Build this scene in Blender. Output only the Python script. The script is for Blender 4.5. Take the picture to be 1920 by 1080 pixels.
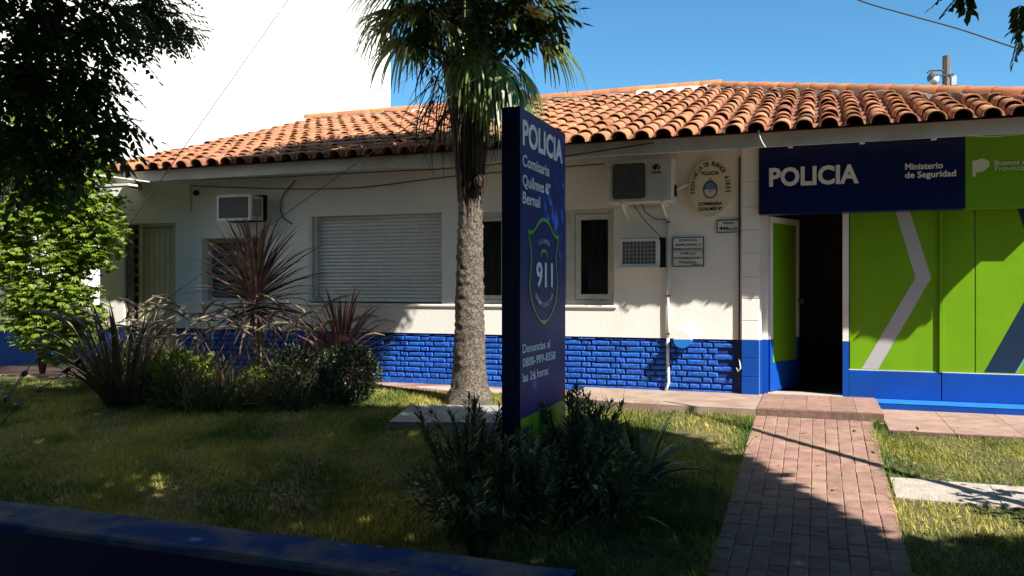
import bpy, math, random
import numpy as np
from mathutils import Vector, Matrix, noise
R = math.radians
for o in list(bpy.data.objects): bpy.data.objects.remove(o)
scn = bpy.context.scene
col = scn.collection
rng = random.Random(7)

# ------------------------------------------------------------------ camera
cd = bpy.data.cameras.new('camera'); cam = bpy.data.objects.new('camera', cd); col.objects.link(cam)
cam.location = (0, -10.2, 1.246); cam.rotation_euler = (R(90), 0, R(20.156))
cd.sensor_width = 36; cd.lens = 36*1560/1920; cd.clip_start = .05; cd.clip_end = 2000
scn.camera = cam
# ------------------------------------------------------------------ sky and sun
SUN_EL, SUN_A = 44.5, 25.0          # elevation; angle from +X towards -Y
w = bpy.data.worlds.new('World'); scn.world = w; w.use_nodes = True
nt = w.node_tree; bg = nt.nodes['Background']
sky = nt.nodes.new('ShaderNodeTexSky'); sky.sky_type = 'NISHITA'; sky.sun_disc = False
sky.sun_elevation = R(SUN_EL); sky.sun_rotation = R(90+SUN_A)
sky.air_density = 1.0; sky.dust_density = 0; sky.ozone_density = 6
tint = nt.nodes.new('ShaderNodeMix'); tint.data_type = 'RGBA'; tint.blend_type = 'MULTIPLY'; tint.inputs[0].default_value = 1
tint.inputs[7].default_value = (.60, .97, 1.0, 1)
nt.links.new(sky.outputs[0], tint.inputs[6]); nt.links.new(tint.outputs[2], bg.inputs[0]); bg.inputs[1].default_value = .079
sl = bpy.data.lights.new('sun', 'SUN'); so = bpy.data.objects.new('sun', sl); col.objects.link(so)
sl.energy = 5.0; sl.angle = R(.53); sl.color = (1, .95, .87)
sd = Vector((math.cos(R(SUN_EL))*math.cos(R(SUN_A)), -math.cos(R(SUN_EL))*math.sin(R(SUN_A)), math.sin(R(SUN_EL))))
so.rotation_euler = sd.to_track_quat('Z', 'Y').to_euler()
so.location = (20, -10, 20)
vs = scn.view_settings
vs.view_transform = 'Standard'; vs.look = 'None'; vs.gamma = 1; vs.exposure = 1.13
scn.render.resolution_x = 1024; scn.render.resolution_y = 576
SX, SY = sd.x/sd.z, sd.y/sd.z       # drift towards the sun per metre of height

# ------------------------------------------------------------------ materials
MATS = {}
def mat(name, c, c2=None, rough=.6, scale=6., bump=0., bscale=60., rnd=0., island=0., spec=.4, metal=0., trans=0., coat=0., detail=4., contrast=(.35, .65), zstretch=1., hue=.012, chip=None, cth=.66, cscale=70.):
    m = bpy.data.materials.new(name); m.use_nodes = True; n = m.node_tree.nodes; l = m.node_tree.links
    b = n['Principled BSDF']; MATS[name] = m
    b.inputs['Roughness'].default_value = rough; b.inputs['Metallic'].default_value = metal
    b.inputs['Specular IOR Level'].default_value = spec
    if coat: b.inputs['Coat Weight'].default_value = coat; b.inputs['Coat Roughness'].default_value = .08
    tc = n.new('ShaderNodeNewGeometry')
    mp = n.new('ShaderNodeMapping'); mp.inputs['Scale'].default_value = (1, 1, zstretch)
    l.new(tc.outputs['Position'], mp.inputs[0])
    if c2 is None: c2 = tuple(x*.8 for x in c)
    nz = n.new('ShaderNodeTexNoise'); nz.inputs['Scale'].default_value = scale; nz.inputs['Detail'].default_value = detail
    l.new(mp.outputs[0], nz.inputs['Vector'])
    rp = n.new('ShaderNodeMapRange'); rp.inputs[1].default_value = contrast[0]; rp.inputs[2].default_value = contrast[1]
    l.new(nz.outputs[0], rp.inputs[0])
    mx = n.new('ShaderNodeMix'); mx.data_type = 'RGBA'
    mx.inputs[6].default_value = (*c, 1); mx.inputs[7].default_value = (*c2, 1)
    l.new(rp.outputs[0], mx.inputs[0])
    out = mx.outputs[2]
    if chip:
        nc = n.new('ShaderNodeTexNoise'); nc.inputs['Scale'].default_value = cscale; nc.inputs['Detail'].default_value = 6; l.new(mp.outputs[0], nc.inputs['Vector'])
        rc = n.new('ShaderNodeMapRange'); rc.inputs[1].default_value = cth; rc.inputs[2].default_value = cth+.05; l.new(nc.outputs[0], rc.inputs[0])
        mc = n.new('ShaderNodeMix'); mc.data_type = 'RGBA'; mc.inputs[7].default_value = (*chip, 1); l.new(out, mc.inputs[6]); l.new(rc.outputs[0], mc.inputs[0]); out = mc.outputs[2]
    if rnd or island:
        oi = n.new('ShaderNodeObjectInfo'); ad = n.new('ShaderNodeMath'); ad.operation = 'ADD'
        l.new(oi.outputs['Random'], ad.inputs[0]); l.new(tc.outputs['Random Per Island'], ad.inputs[1])
        fr = n.new('ShaderNodeMath'); fr.operation = 'FRACT'; l.new(ad.outputs[0], fr.inputs[0])
        mr = n.new('ShaderNodeMapRange'); k = max(rnd, island); mr.inputs[3].default_value = 1-k; mr.inputs[4].default_value = 1+k
        l.new(fr.outputs[0], mr.inputs[0])
        hs = n.new('ShaderNodeHueSaturation'); l.new(mr.outputs[0], hs.inputs['Value']); l.new(out, hs.inputs['Color'])
        f2 = n.new('ShaderNodeMath'); f2.operation = 'MULTIPLY'; f2.inputs[1].default_value = 7.31; l.new(fr.outputs[0], f2.inputs[0])
        f3 = n.new('ShaderNodeMath'); f3.operation = 'FRACT'; l.new(f2.outputs[0], f3.inputs[0])
        m2 = n.new('ShaderNodeMapRange'); m2.inputs[3].default_value = .5-hue; m2.inputs[4].default_value = .5+hue
        l.new(f3.outputs[0], m2.inputs[0]); l.new(m2.outputs[0], hs.inputs['Hue'])
        out = hs.outputs[0]
    l.new(out, b.inputs['Base Color'])
    if bump:
        nb = n.new('ShaderNodeTexNoise'); nb.inputs['Scale'].default_value = bscale; nb.inputs['Detail'].default_value = 5
        l.new(mp.outputs[0], nb.inputs['Vector'])
        bp = n.new('ShaderNodeBump'); bp.inputs['Strength'].default_value = bump; bp.inputs['Distance'].default_value = .01
        l.new(nb.outputs[0], bp.inputs['Height']); l.new(bp.outputs[0], b.inputs['Normal'])
    if trans:
        tr = n.new('ShaderNodeBsdfTranslucent'); ms = n.new('ShaderNodeMixShader'); ms.inputs[0].default_value = trans
        gm = n.new('ShaderNodeMix'); gm.data_type = 'RGBA'; gm.blend_type = 'MULTIPLY'; gm.inputs[0].default_value = 1
        gm.inputs[7].default_value = (1.25, 1.35, .7, 1); l.new(out, gm.inputs[6]); l.new(gm.outputs[2], tr.inputs[0])
        l.new(b.outputs[0], ms.inputs[1]); l.new(tr.outputs[0], ms.inputs[2])
        l.new(ms.outputs[0], n['Material Output'].inputs[0])
    return m

def glass_mat(name, tint=(.9, .95, .93), refl=1.5):
    m = bpy.data.materials.new(name); m.use_nodes = True; n = m.node_tree.nodes; l = m.node_tree.links
    n.remove(n['Principled BSDF'])
    t = n.new('ShaderNodeBsdfTransparent'); t.inputs[0].default_value = (*tint, 1)
    g = n.new('ShaderNodeBsdfGlossy'); g.inputs['Roughness'].default_value = .02
    fr = n.new('ShaderNodeFresnel'); fr.inputs[0].default_value = refl
    ms = n.new('ShaderNodeMixShader'); l.new(fr.outputs[0], ms.inputs[0]); l.new(t.outputs[0], ms.inputs[1]); l.new(g.outputs[0], ms.inputs[2])
    l.new(ms.outputs[0], n['Material Output'].inputs[0]); MATS[name] = m; return m

M_white = mat('white_plaster', (.83, .80, .74), (.74, .71, .65), rough=.85, scale=1.6, bump=.25, bscale=45, contrast=(.45, .8), zstretch=.4, detail=6)
M_party = mat('party_wall_paint', (.82, .81, .78), (.76, .75, .71), rough=.85, scale=1.2, bump=.2, bscale=30)
M_trim = mat('white_trim', (.72, .70, .65), (.55, .52, .46), rough=.7, scale=2.5, bump=.15, contrast=(.5, .8))
M_fasc = mat('weathered_fascia_paint', (.60, .55, .46), (.42, .36, .28), rough=.75, scale=2.2, bump=.2, contrast=(.45, .8), detail=7)
M_frame = mat('window_frame_paint', (.60, .58, .52), (.5, .48, .42), rough=.5, scale=8)
M_alum = mat('white_aluminium', (.74, .73, .70), (.66, .65, .62), rough=.4, scale=12, spec=.5)
M_blue = mat('blue_paint', (.004, .068, .36), (.004, .056, .30), rough=.5, scale=2.5, bump=.12, bscale=60, spec=.2)
M_brick = mat('blue_painted_brick', (.005, .058, .35), (.025, .14, .55), rough=.5, scale=30, bump=.6, bscale=90, rnd=.14, spec=.35, hue=.004, chip=(.16, .26, .48), cth=.66, cscale=40)
M_joint = mat('blue_mortar', (.003, .024, .16), (.003, .018, .12), rough=.7, scale=30, bump=.4)
M_lblue = mat('light_blue_paint', (.025, .19, .62), (.02, .16, .55), rough=.4, scale=5)
M_navy = mat('navy_board', (.0025, .010, .075), (.0025, .009, .068), rough=.3, scale=3, spec=.4)
M_totem = mat('totem_blue_print', (.002, .018, .15), (.003, .016, .125), rough=.45, scale=1.1, spec=.22)
M_black = mat('black_plastic', (.012, .012, .014), rough=.5, scale=20)
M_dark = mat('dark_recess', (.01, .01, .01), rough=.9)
M_green = mat('green_vinyl', (.17, .36, .012), (.15, .325, .012), rough=.2, scale=3, spec=.5, bump=.25, bscale=2.2, detail=6)
M_sgreen = mat('green_board', (.15, .34, .012), (.14, .32, .012), rough=.3, scale=2)
M_shield = mat('shield_green', (.12, .42, .03), rough=.3)
M_letter = mat('white_lettering', (.78, .78, .78), (.74, .74, .74), rough=.4)
M_letter2 = mat('pale_print', (.62, .66, .55), (.6, .64, .53), rough=.5)
M_grey = mat('grey_vinyl', (.46, .45, .45), (.42, .41, .41), rough=.3, scale=3)
M_navyv = mat('navy_vinyl', (.016, .034, .07), (.014, .03, .062), rough=.25, scale=3)
M_cyan = mat('cyan_vinyl', (.12, .42, .60), rough=.3)
M_tile = mat('clay_roof_tile', (.40, .182, .092), (.22, .095, .055), rough=.85, scale=11, bump=.35, bscale=70, rnd=.22, spec=.2, hue=.009, contrast=(.42, .78), detail=6, chip=(.10, .075, .06), cth=.62, cscale=5)
M_pan = mat('clay_channel_tile', (.24, .10, .05), (.14, .06, .035), rough=.9, scale=8, bump=.3, rnd=.2)
M_ridge = mat('clay_ridge_tile', (.42, .17, .06), (.30, .11, .05), rough=.8, scale=5, bump=.3, rnd=.15)
M_mortar = mat('roof_mortar', (.38, .33, .26), (.16, .13, .10), rough=.95, scale=7, bump=.7, bscale=25)
M_lime = mat('white_lime_mortar', (.78, .77, .74), (.5, .47, .42), rough=.95, scale=9, bump=.7, bscale=25, contrast=(.5, .75))
M_soffit = mat('soffit_paint', (.62, .59, .53), (.5, .47, .41), rough=.85, scale=3)
M_beige = mat('beige_door_paint', (.58, .52, .35), (.5, .45, .3), rough=.6, scale=4, bump=.1)
M_iron = mat('iron_paint', (.35, .33, .28), (.22, .19, .15), rough=.6, metal=.2, scale=30)
M_acw = mat('ac_casing', (.62, .60, .54), (.5, .48, .42), rough=.5, scale=7)
M_acg = mat('ac_grille', (.13, .135, .13), (.09, .095, .09), rough=.6, scale=30)
M_acp = mat('ac_panel', (.50, .52, .47), (.44, .46, .41), rough=.5, scale=7)
M_cream = mat('cream_enamel', (.74, .66, .49), (.62, .52, .33), rough=.4, scale=5, contrast=(.5, .8))
M_ink = mat('black_ink', (.02, .02, .022), rough=.5)
M_sky = mat('pale_blue_enamel', (.15, .25, .48), rough=.4)
M_gold = mat('gold_enamel', (.55, .33, .08), rough=.4)
M_red = mat('red_enamel', (.5, .02, .03), rough=.4)
M_plaque = mat('white_enamel', (.72, .71, .68), (.6, .59, .55), rough=.35, scale=6)
M_curt = mat('curtain_cloth', (.24, .27, .24), (.18, .2, .18), rough=.9, scale=10)
M_glass = glass_mat('window_glass')
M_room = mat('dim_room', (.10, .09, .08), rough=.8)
M_path = mat('stamped_concrete', (.31, .195, .15), (.235, .135, .105), rough=.8, scale=9, bump=.5, bscale=60, rnd=.13, spec=.25)
M_pathj = mat('path_joint', (.22, .135, .105), (.15, .088, .068), rough=.95, scale=20, bump=.5)
M_pink = mat('pink_paving', (.36, .235, .185), (.28, .17, .135), rough=.8, scale=7, bump=.4, rnd=.1)
M_terr = mat('worn_terracotta', (.24, .10, .07), (.34, .24, .19), rough=.85, scale=3.2, bump=.4, contrast=(.42, .62), detail=7)
M_conc = mat('worn_concrete', (.34, .26, .205), (.27, .17, .125), rough=.9, scale=3, bump=.4, contrast=(.4, .65), detail=6)
M_concl = mat('pale_concrete', (.44, .39, .33), (.33, .29, .24), rough=.95, scale=12, bump=1.0, bscale=70)
M_concg = mat('grey_concrete', (.30, .30, .29), (.22, .22, .21), rough=.9, scale=6, bump=.4)
M_lawn = mat('lawn_soil', (.05, .06, .017), (.14, .11, .045), rough=.95, scale=1.3, bump=1.0, bscale=55, detail=8, contrast=(.4, .65))
M_grass = mat('grass_blades', (.062, .125, .018), (.42, .37, .10), rough=.7, scale=1.1, island=.3, detail=7, contrast=(.40, .63), trans=.3, spec=.2)
M_street = mat('asphalt', (.11, .105, .10), (.08, .078, .075), rough=.9, scale=3, bump=.4)
M_kerbtop = mat('worn_blue_wall_top', (.14, .155, .19), (.012, .055, .22), rough=.95, scale=3.2, bump=.5, bscale=40, contrast=(.44, .62), detail=8, spec=.05, chip=(.03, .03, .035), cth=.66, cscale=14)
M_bark = mat('palm_bark', (.19, .155, .12), (.055, .043, .033), rough=.95, scale=42, bump=1., bscale=75, detail=5, contrast=(.36, .6))
M_fibre = mat('palm_fibre', (.035, .024, .016), (.07, .045, .028), rough=.95, scale=14, island=.4)
M_palm = mat('palm_leaf', (.16, .225, .07), (.10, .155, .045), rough=.35, scale=6, island=.35, trans=.25, spec=.6)
M_cord = mat('bronze_leaf', (.20, .12, .105), (.10, .055, .05), rough=.38, scale=5, island=.45, trans=.15, spec=.6)
M_cordr = mat('red_bronze_leaf', (.22, .085, .075), (.12, .05, .045), rough=.4, scale=5, island=.4, trans=.15, spec=.6)
M_dry = mat('dry_leaf', (.34, .25, .12), (.24, .17, .09), rough=.7, scale=6, island=.3, trans=.2)
M_plume = mat('grass_plume', (.38, .31, .22), (.3, .24, .17), rough=.9, scale=20, island=.2, trans=.3)
M_weed = mat('brown_weed', (.12, .12, .045), (.20, .14, .075), rough=.8, scale=4, island=.4, trans=.2)
M_phor = mat('dark_bronze_blade', (.07, .052, .04), (.115, .085, .065), rough=.5, scale=4, island=.4, trans=.1)
M_strap = mat('strap_leaf', (.05, .075, .035), (.07, .095, .045), rough=.45, scale=6, island=.35, trans=.15)
M_box = mat('glossy_dark_leaf', (.022, .042, .012), (.032, .058, .015), rough=.45, scale=9, island=.4, trans=.12, spec=.6)
M_olea = mat('narrow_shrub_leaf', (.05, .09, .03), (.07, .11, .04), rough=.5, scale=9, island=.35, trans=.15)
M_vine = mat('bright_leaf', (.19, .27, .022), (.13, .20, .02), rough=.45, scale=5, island=.35, trans=.35)
M_ash = mat('ash_leaf', (.035, .065, .015), (.045, .085, .018), rough=.45, scale=3, island=.35, trans=.25)
M_wood = mat('tree_bark', (.12, .09, .065), (.06, .045, .034), rough=.95, scale=14, bump=.8, bscale=30, zstretch=.3)
M_stemw = mat('pale_stem', (.40, .29, .17), (.25, .17, .10), rough=.9, scale=18, bump=.5)
M_pole = mat('weathered_post', (.20, .16, .13), (.10, .08, .065), rough=.95, scale=8, zstretch=.2)
M_wire = mat('black_cable', (.02, .02, .02), rough=.6)
M_wirew = mat('white_cable', (.6, .58, .54), rough=.5)
M_steel = mat('dull_steel', (.16, .15, .14), (.10, .09, .085), rough=.55, metal=.6, scale=30)
M_lamp = mat('lamp_glass', (.65, .66, .66), rough=.2)
M_leafl = mat('fallen_leaf', (.30, .20, .06), (.2, .13, .05), rough=.8, island=.4, scale=4)

# ------------------------------------------------------------------ builders
def link(name, me, parent=None, label=None, cat=None, group=None, kind=None, loc=None, rot=None):
    o = bpy.data.objects.new(name, me); col.objects.link(o)
    if parent is not None: o.parent = parent
    if label: o['label'] = label
    if cat: o['category'] = cat
    if group: o['group'] = group
    if kind: o['kind'] = kind
    if loc is not None: o.location = loc
    if rot is not None: o.rotation_euler = rot
    return o
def empty(name, loc, label, cat, group=None):
    o = link(name, None, None, label, cat, group); o.location = loc; o.empty_display_size = .1
    return o
class MB:
    def __init__(s): s.v = []; s.f = []
    def quad(s, a, b, c, d):
        n = len(s.v); s.v += [tuple(a), tuple(b), tuple(c), tuple(d)]; s.f.append((n, n+1, n+2, n+3)); return s
    def box(s, x0, x1, y0, y1, z0, z1):
        n = len(s.v)
        s.v += [(x0, y0, z0), (x1, y0, z0), (x1, y1, z0), (x0, y1, z0), (x0, y0, z1), (x1, y0, z1), (x1, y1, z1), (x0, y1, z1)]
        s.f += [(n, n+3, n+2, n+1), (n+4, n+5, n+6, n+7), (n, n+1, n+5, n+4), (n+1, n+2, n+6, n+5), (n+2, n+3, n+7, n+6), (n+3, n, n+4, n+7)]
        return s
    def bbox(s, x0, x1, y0, y1, z0, z1, b=.006):      # box with chamfered front (-Y) edges
        n = len(s.v); y = y0+b
        s.v += [(x0+b, y0, z0+b), (x1-b, y0, z0+b), (x1-b, y0, z1-b), (x0+b, y0, z1-b), (x0, y, z0), (x1, y, z0), (x1, y, z1), (x0, y, z1), (x0, y1, z0), (x1, y1, z0), (x1, y1, z1), (x0, y1, z1)]
        for q in ((0, 1, 2, 3), (4, 5, 1, 0), (5, 6, 2, 1), (6, 7, 3, 2), (7, 4, 0, 3), (8, 9, 5, 4), (9, 10, 6, 5), (10, 11, 7, 6), (11, 8, 4, 7), (11, 10, 9, 8)): s.f.append(tuple(n+i for i in q))
        return s
    def tube(s, pts, r, seg=8, cap=True):
        pts = [Vector(p) for p in pts]; k = len(pts); n = len(s.v)
        rr = r if isinstance(r, (list, tuple)) else [r]*k
        for i, p in enumerate(pts):
            d = (pts[min(i+1, k-1)]-pts[max(i-1, 0)]).normalized()
            a = d.orthogonal().normalized() if i == 0 else (a-d*a.dot(d)).normalized()
            b = d.cross(a)
            for j in range(seg):
                t = 2*math.pi*j/seg; s.v.append(tuple(p+(a*math.cos(t)+b*math.sin(t))*rr[i]))
        for i in range(k-1):
            for j in range(seg):
                j2 = (j+1) % seg; s.f.append((n+i*seg+j, n+i*seg+j2, n+(i+1)*seg+j2, n+(i+1)*seg+j))
        if cap:
            s.f.append(tuple(n+j for j in reversed(range(seg)))); s.f.append(tuple(n+(k-1)*seg+j for j in range(seg)))
        return s
    def prism(s, pts, fn, d0, d1):     # 2-D outline extruded; fn(x, y, d) -> point
        n = len(s.v); k = len(pts)
        s.v += [tuple(fn(x, y, d0)) for x, y in pts]+[tuple(fn(x, y, d1)) for x, y in pts]
        s.f.append(tuple(range(n, n+k))); s.f.append(tuple(n+k+i for i in reversed(range(k))))
        for i in range(k): j = (i+1) % k; s.f.append((n+j, n+i, n+k+i, n+k+j))
        return s
    def leaf(s, p, d, side, L, W):     # kite-shaped leaf with a slight fold
        p = Vector(p); n = len(s.v); up = side.cross(d)
        m = p+d*(L*.45)
        s.v += [tuple(p), tuple(m+side*(W/2)+up*(W*.12)), tuple(p+d*L), tuple(m-side*(W/2)+up*(W*.12))]
        s.f += [(n, n+1, n+2), (n, n+2, n+3)]
        return s
    def blade(s, p, az, el, L, W, droop=.8, n=5, tip=.15, twist=0.):
        p = Vector(p); e = el; base = len(s.v)
        for i in range(n+1):
            t = i/n
            d = Vector((math.cos(az)*math.cos(e), math.sin(az)*math.cos(e), math.sin(e)))
            sd_ = Vector((-math.sin(az), math.cos(az), 0)); sd_ = (sd_*math.cos(twist)+d.cross(sd_)*math.sin(twist))
            ww = W*(.55+1.4*t*(1-t)+.1)*(1-t**3)+W*.04
            s.v += [tuple(p-sd_*ww/2), tuple(p+sd_*ww/2)]
            p = p+d*(L/n); e -= droop/n*(0.4+1.2*t)
        for i in range(n): b = base+2*i; s.f.append((b, b+1, b+3, b+2))
        return s
    def mesh(s, name, m, smooth=False):
        me = bpy.data.meshes.new(name); me.from_pydata(s.v, [], s.f)
        if isinstance(m, (list, tuple)):
            for k in m: me.materials.append(k)
        else: me.materials.append(m)
        if smooth: me.polygons.foreach_set('use_smooth', [True]*len(me.polygons))
        me.update(); return me
    def build(s, name, m, parent=None, smooth=False, **kw):
        # geometry is written in world metres; parents are unrotated empties or meshes
        off = Vector((0, 0, 0)); q = parent
        while q is not None: off += q.location; q = q.parent
        if off.length > 0: s.v = [(a-off.x, b-off.y, c-off.z) for a, b, c in s.v]
        return link(name, s.mesh(name, m, smooth), parent, **kw)
WALLFN = lambda x, y, d: (x, d, y)
def rv(a, b): return rng.uniform(a, b)
def rdir():
    while True:
        v = Vector((rv(-1, 1), rv(-1, 1), rv(-1, 1)))
        if .05 < v.length < 1: return v.normalized()

_fc = {}
def text_mesh(body, bold=0.):
    key = (body, bold)
    if key not in _fc:
        c = bpy.data.curves.new('t', 'FONT'); c.body = body; c.size = 1; c.extrude = .5; c.offset = bold; c.resolution_u = 3
        o = bpy.data.objects.new('t', c)
        me = bpy.data.meshes.new_from_object(o)
        vv = [tuple(v.co) for v in me.vertices]; ff = [tuple(p.vertices) for p in me.polygons]
        bpy.data.objects.remove(o); bpy.data.meshes.remove(me); bpy.data.curves.remove(c)
        _fc[key] = (vv, ff)
    return _fc[key]
def lettering(mb, body, fn, x0, y0, w=None, hgt=None, bold=.02, th=.004, align='L', vbox=None):
    """text box with left-bottom (x0,y0); cap height hgt, optional exact width w; fn(x,y,d)"""
    vv, ff = text_mesh(body, bold)
    xs = [v[0] for v in vv]; xa, xb = min(xs), max(xs)
    rh, _ = text_mesh('H', bold); ys = [v[1] for v in rh]; ya, yb = min(ys), max(ys)
    sy = hgt/(yb-ya); sx = sy if w is None else w/(xb-xa)
    wid = (xb-xa)*sx
    ox = x0-(0 if align == 'L' else wid/2)
    n = len(mb.v)
    mb.v += [tuple(fn(ox+(x-xa)*sx, y0+(y-ya)*sy, z*2*th)) for x, y, z in vv]
    mb.f += [tuple(n+i for i in f) for f in ff]
    return mb
def words(body, fn, x0, y0, w, hgt, bold, m, parent, align='L', th=.004):
    vv, ff = text_mesh(body, bold); xs = [v[0] for v in vv]; xa, xb = min(xs), max(xs)
    rh, _ = text_mesh('H', bold); ys = [v[1] for v in rh]; ya, yb = min(ys), max(ys)
    sy = hgt/(yb-ya); sx = sy if w is None else w/(xb-xa); ox = x0-(0 if align == 'L' else (xb-xa)*sx/2)
    cuts = []; pre = ''
    for wd in body.split(' ')[:-1]:
        pre += wd; cuts.append(max(v[0] for v in text_mesh(pre, bold)[0])+.03); pre += ' '
    cuts.append(1e9); lo = -1e9
    for hi in cuts:
        idx = {}; mb = MB()
        for f in ff:
            if lo <= vv[f[0]][0] < hi:
                g_ = []
                for i in f:
                    if i not in idx:
                        idx[i] = len(mb.v); x, y, z = vv[i]; mb.v.append(tuple(fn(ox+(x-xa)*sx, y0+(y-ya)*sy, z*2*th)))
                    g_.append(idx[i])
                mb.f.append(tuple(g_))
        if mb.f: mb.build('lettering', m, parent)
        lo = hi
def arc_text(mb, body, fn, cx, cy, rx, ry, a0, a1, hgt, bold=.02, inward=False, wscale=1.):
    k = len(body)
    for i, ch in enumerate(body):
        if ch == ' ': continue
        a = a0+(a1-a0)*i/(k-1)
        px, py = cx+rx*math.cos(a), cy+ry*math.sin(a)
        nx, ny = math.cos(a)/rx, math.sin(a)/ry; L = math.hypot(nx, ny); nx /= L; ny /= L
        if inward: nx, ny = -nx, -ny
        tx, ty = ny, -nx
        lettering(mb, ch, lambda x, y, d, px=px, py=py, nx=nx, ny=ny, tx=tx, ty=ty: fn(px+tx*x*wscale+nx*y, py+ty*x*wscale+ny*y, d), 0, -hgt/2, None, hgt, bold, align='C')
    return mb

# ------------------------------------------------------------------ ground
GY, GZ = [-8, -3, -1.05], [-.62, -.26, -.065]
def gz(Y): return float(np.interp(Y, GY, GZ))
ys_ = [200, 20, 0, -1.05, -1.625, -1.64, -2, -3, -4, -5, -6, -7, -8, -30, -200]
xs_ = [-200, -30, -13, -9, -6, -3, 0, .61, .63, 3, 6, 30, 200]
g = MB(); vi = {}
for i, y in enumerate(ys_):
    for j, x in enumerate(xs_):
        vi[i, j] = len(g.v); g.v.append((x, y, gz(y)-(.09 if x > .62 and y > -1.63 else 0)))
for i in range(len(ys_)-1):
    for j in range(len(xs_)-1): g.f.append((vi[i, j], vi[i+1, j], vi[i+1, j+1], vi[i, j+1]))
g.build('lawn_ground', M_lawn, kind='structure')
MB().box(-200, 200, -40, -10.9, gz(-9)-.3, gz(-9)+.004).build('street', M_street, kind='structure')
MB().box(-60, 60, -10.9, -7.45, gz(-9)-.3, gz(-9)+.06).build('footway', M_concg, kind='structure')

def slab(name, pts, z0, z1, m, **kw):
    mb = MB(); mb.prism(pts[::-1], lambda x, y, d: (x, y, d), z0, z1); return mb.build(name, m, kind='structure', **kw)
# raised strip in front of the wall, left and right of the palm
slab('wall_pavement', [(-.6, .02), (-2.75, .02), (-2.75, -.62), (-2.62, -.95), (-2.35, -1.16), (-1.9, -1.24), (-.6, -1.26)], -.3, -.006, M_conc)
slab('side_pavement', [(-2.757, .02), (-12.79, .02), (-12.79, -1.25), (-10.6, -1.05), (-9.4, -.62), (-2.757, -.66)], -.3, -.055, M_terr)
slab('pavement_patch', [(-4.15, -.28), (-4.75, -.22), (-5.0, -.32), (-4.85, -.46), (-4.3, -.63), (-3.5, -.63), (-3.5, -.30)], -.1, -.050, M_concl)
# garden path: slab of mortar with printed cobbles proud of it
path = MB()
yy = [-1.24, -2, -3, -4, -5, -6, -7, -8.2]
for a, b in zip(yy, yy[1:]):
    n = len(path.v)
    path.v += [(-.61, a, gz(a)+.006), (.515, a, gz(a)+.006), (.515, b, gz(b)+.006), (-.61, b, gz(b)+.006)]; path.f.append((n, n+3, n+2, n+1))
PATH = path.build('garden_path', M_pathj, kind='structure')
def paver_mesh(k, lx, ly):
    r = random.Random(k); b = .006; mb = MB(); h = .009
    j = lambda: r.uniform(-.0035, .0035)
    base = [(-lx/2+j(), -ly/2+j()), (lx/2+j(), -ly/2+j()), (lx/2+j(), ly/2+j()), (-lx/2+j(), ly/2+j())]
    mb.v = [(x, y, -.01) for x, y in base]+[(x, y, h*.4) for x, y in base]+[(x*(1-2*b/lx), y*(1-2*b/ly), h+r.uniform(-.002, .002)) for x, y in base]
    for q in ((0, 1, 5, 4), (1, 2, 6, 5), (2, 3, 7, 6), (3, 0, 4, 7), (4, 5, 9, 8), (5, 6, 10, 9), (6, 7, 11, 10), (7, 4, 8, 11), (8, 9, 10, 11)): mb.f.append(q)
    return mb.mesh('paver', M_path)
PV = [paver_mesh(k, .1095, .182) for k in range(6)]; PVS = [paver_mesh(20+k, .1095, .088) for k in range(4)]
sl_a = math.atan(.072)
for ci in range(10):
    x = -.61+.0562+ci*.1125
    y = -1.255
    r = random.Random(ci*3+1)
    while y > -6.35:
        short = r.random() < (.5 if y > -1.3 else .12)
        ly = .091 if short else .185
        yc = y-ly/2
        link('paver', (PVS if short else PV)[r.randrange(4)], PATH, loc=(x, yc, gz(yc)+.006+r.uniform(-.0025, .001)), rot=((math.atan(.1) if yc > -3 else sl_a)+r.uniform(-.01, .01), r.uniform(-.012, .012), 0))
        y -= ly
# door step, right-hand paving, cross strip, palm slab
STEP = slab('door_step', [(.606, .13), (-.592, .13), (-.592, -1.25), (.62, -1.2)], -.3, -.004, M_pathj)
for i in range(5):
    for j in range(3):
        x0 = -.59+i*.2415; y0 = -1.185+j*.40
        m = MB(); m.prism([(x0+.002, y0+.002), (x0+.2395, y0+.002), (x0+.2395, y0+.398), (x0+.002, y0+.398)], lambda x, y, d: (x, y, d), -.02, .001+.0012*rng.random()); 
        m.build('paver', M_pink if False else M_path, STEP)
RP = slab('shop_pavement', [(4, -.12), (.632, -.12), (.632, -1.62), (4, -1.65)], -.3, -.096, M_pathj)
for i in range(6):
    for j in range(4):
        x0 = .635+i*.56; y0 = -1.62+j*.37
        m = MB(); m.box(x0+.002, x0+.556, y0+.002, y0+.367, -.12, -.0915+.0012*rng.random()); m.build('paver', M_pink, RP)
CS = None
for k_, (a, b) in enumerate(((.535, 1.22), (1.226, 1.95), (1.956, 3.2))):
    y0, y1 = -3.52-.04*a+rv(-.01, .01), -3.0-.02*a+rv(-.015, .015); m = MB(); pts = [(a+rv(0, .015), y0), (b, y0-.02), (b, y1-.01), (a, y1)]
    m.v = [(x, y, -.5) for x, y in pts]+[(x, y, gz(y)+.018) for x, y in pts]
    m.f = [(0, 1, 5, 4), (1, 2, 6, 5), (2, 3, 7, 6), (3, 0, 4, 7), (4, 5, 6, 7)]
    m.build('concrete_strip', M_concl, kind='structure')
pslab = MB(); pq = [(-4.15, -2.58), (-2.9, -2.34), (-3.2, -1.42), (-4.38, -1.62)]
pslab.v = [(x, y, -.4) for x, y in pq]+[(x, y, gz(y)+(.085 if y < -2 else .03)) for x, y in pq]
pslab.f = [(0, 1, 5, 4), (1, 2, 6, 5), (2, 3, 7, 6), (3, 0, 4, 7), (4, 5, 6, 7)]
pslab.build('inspection_slab', M_concg, label='grey square concrete slab lying in front of the palm trunk', cat='slab')

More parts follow.
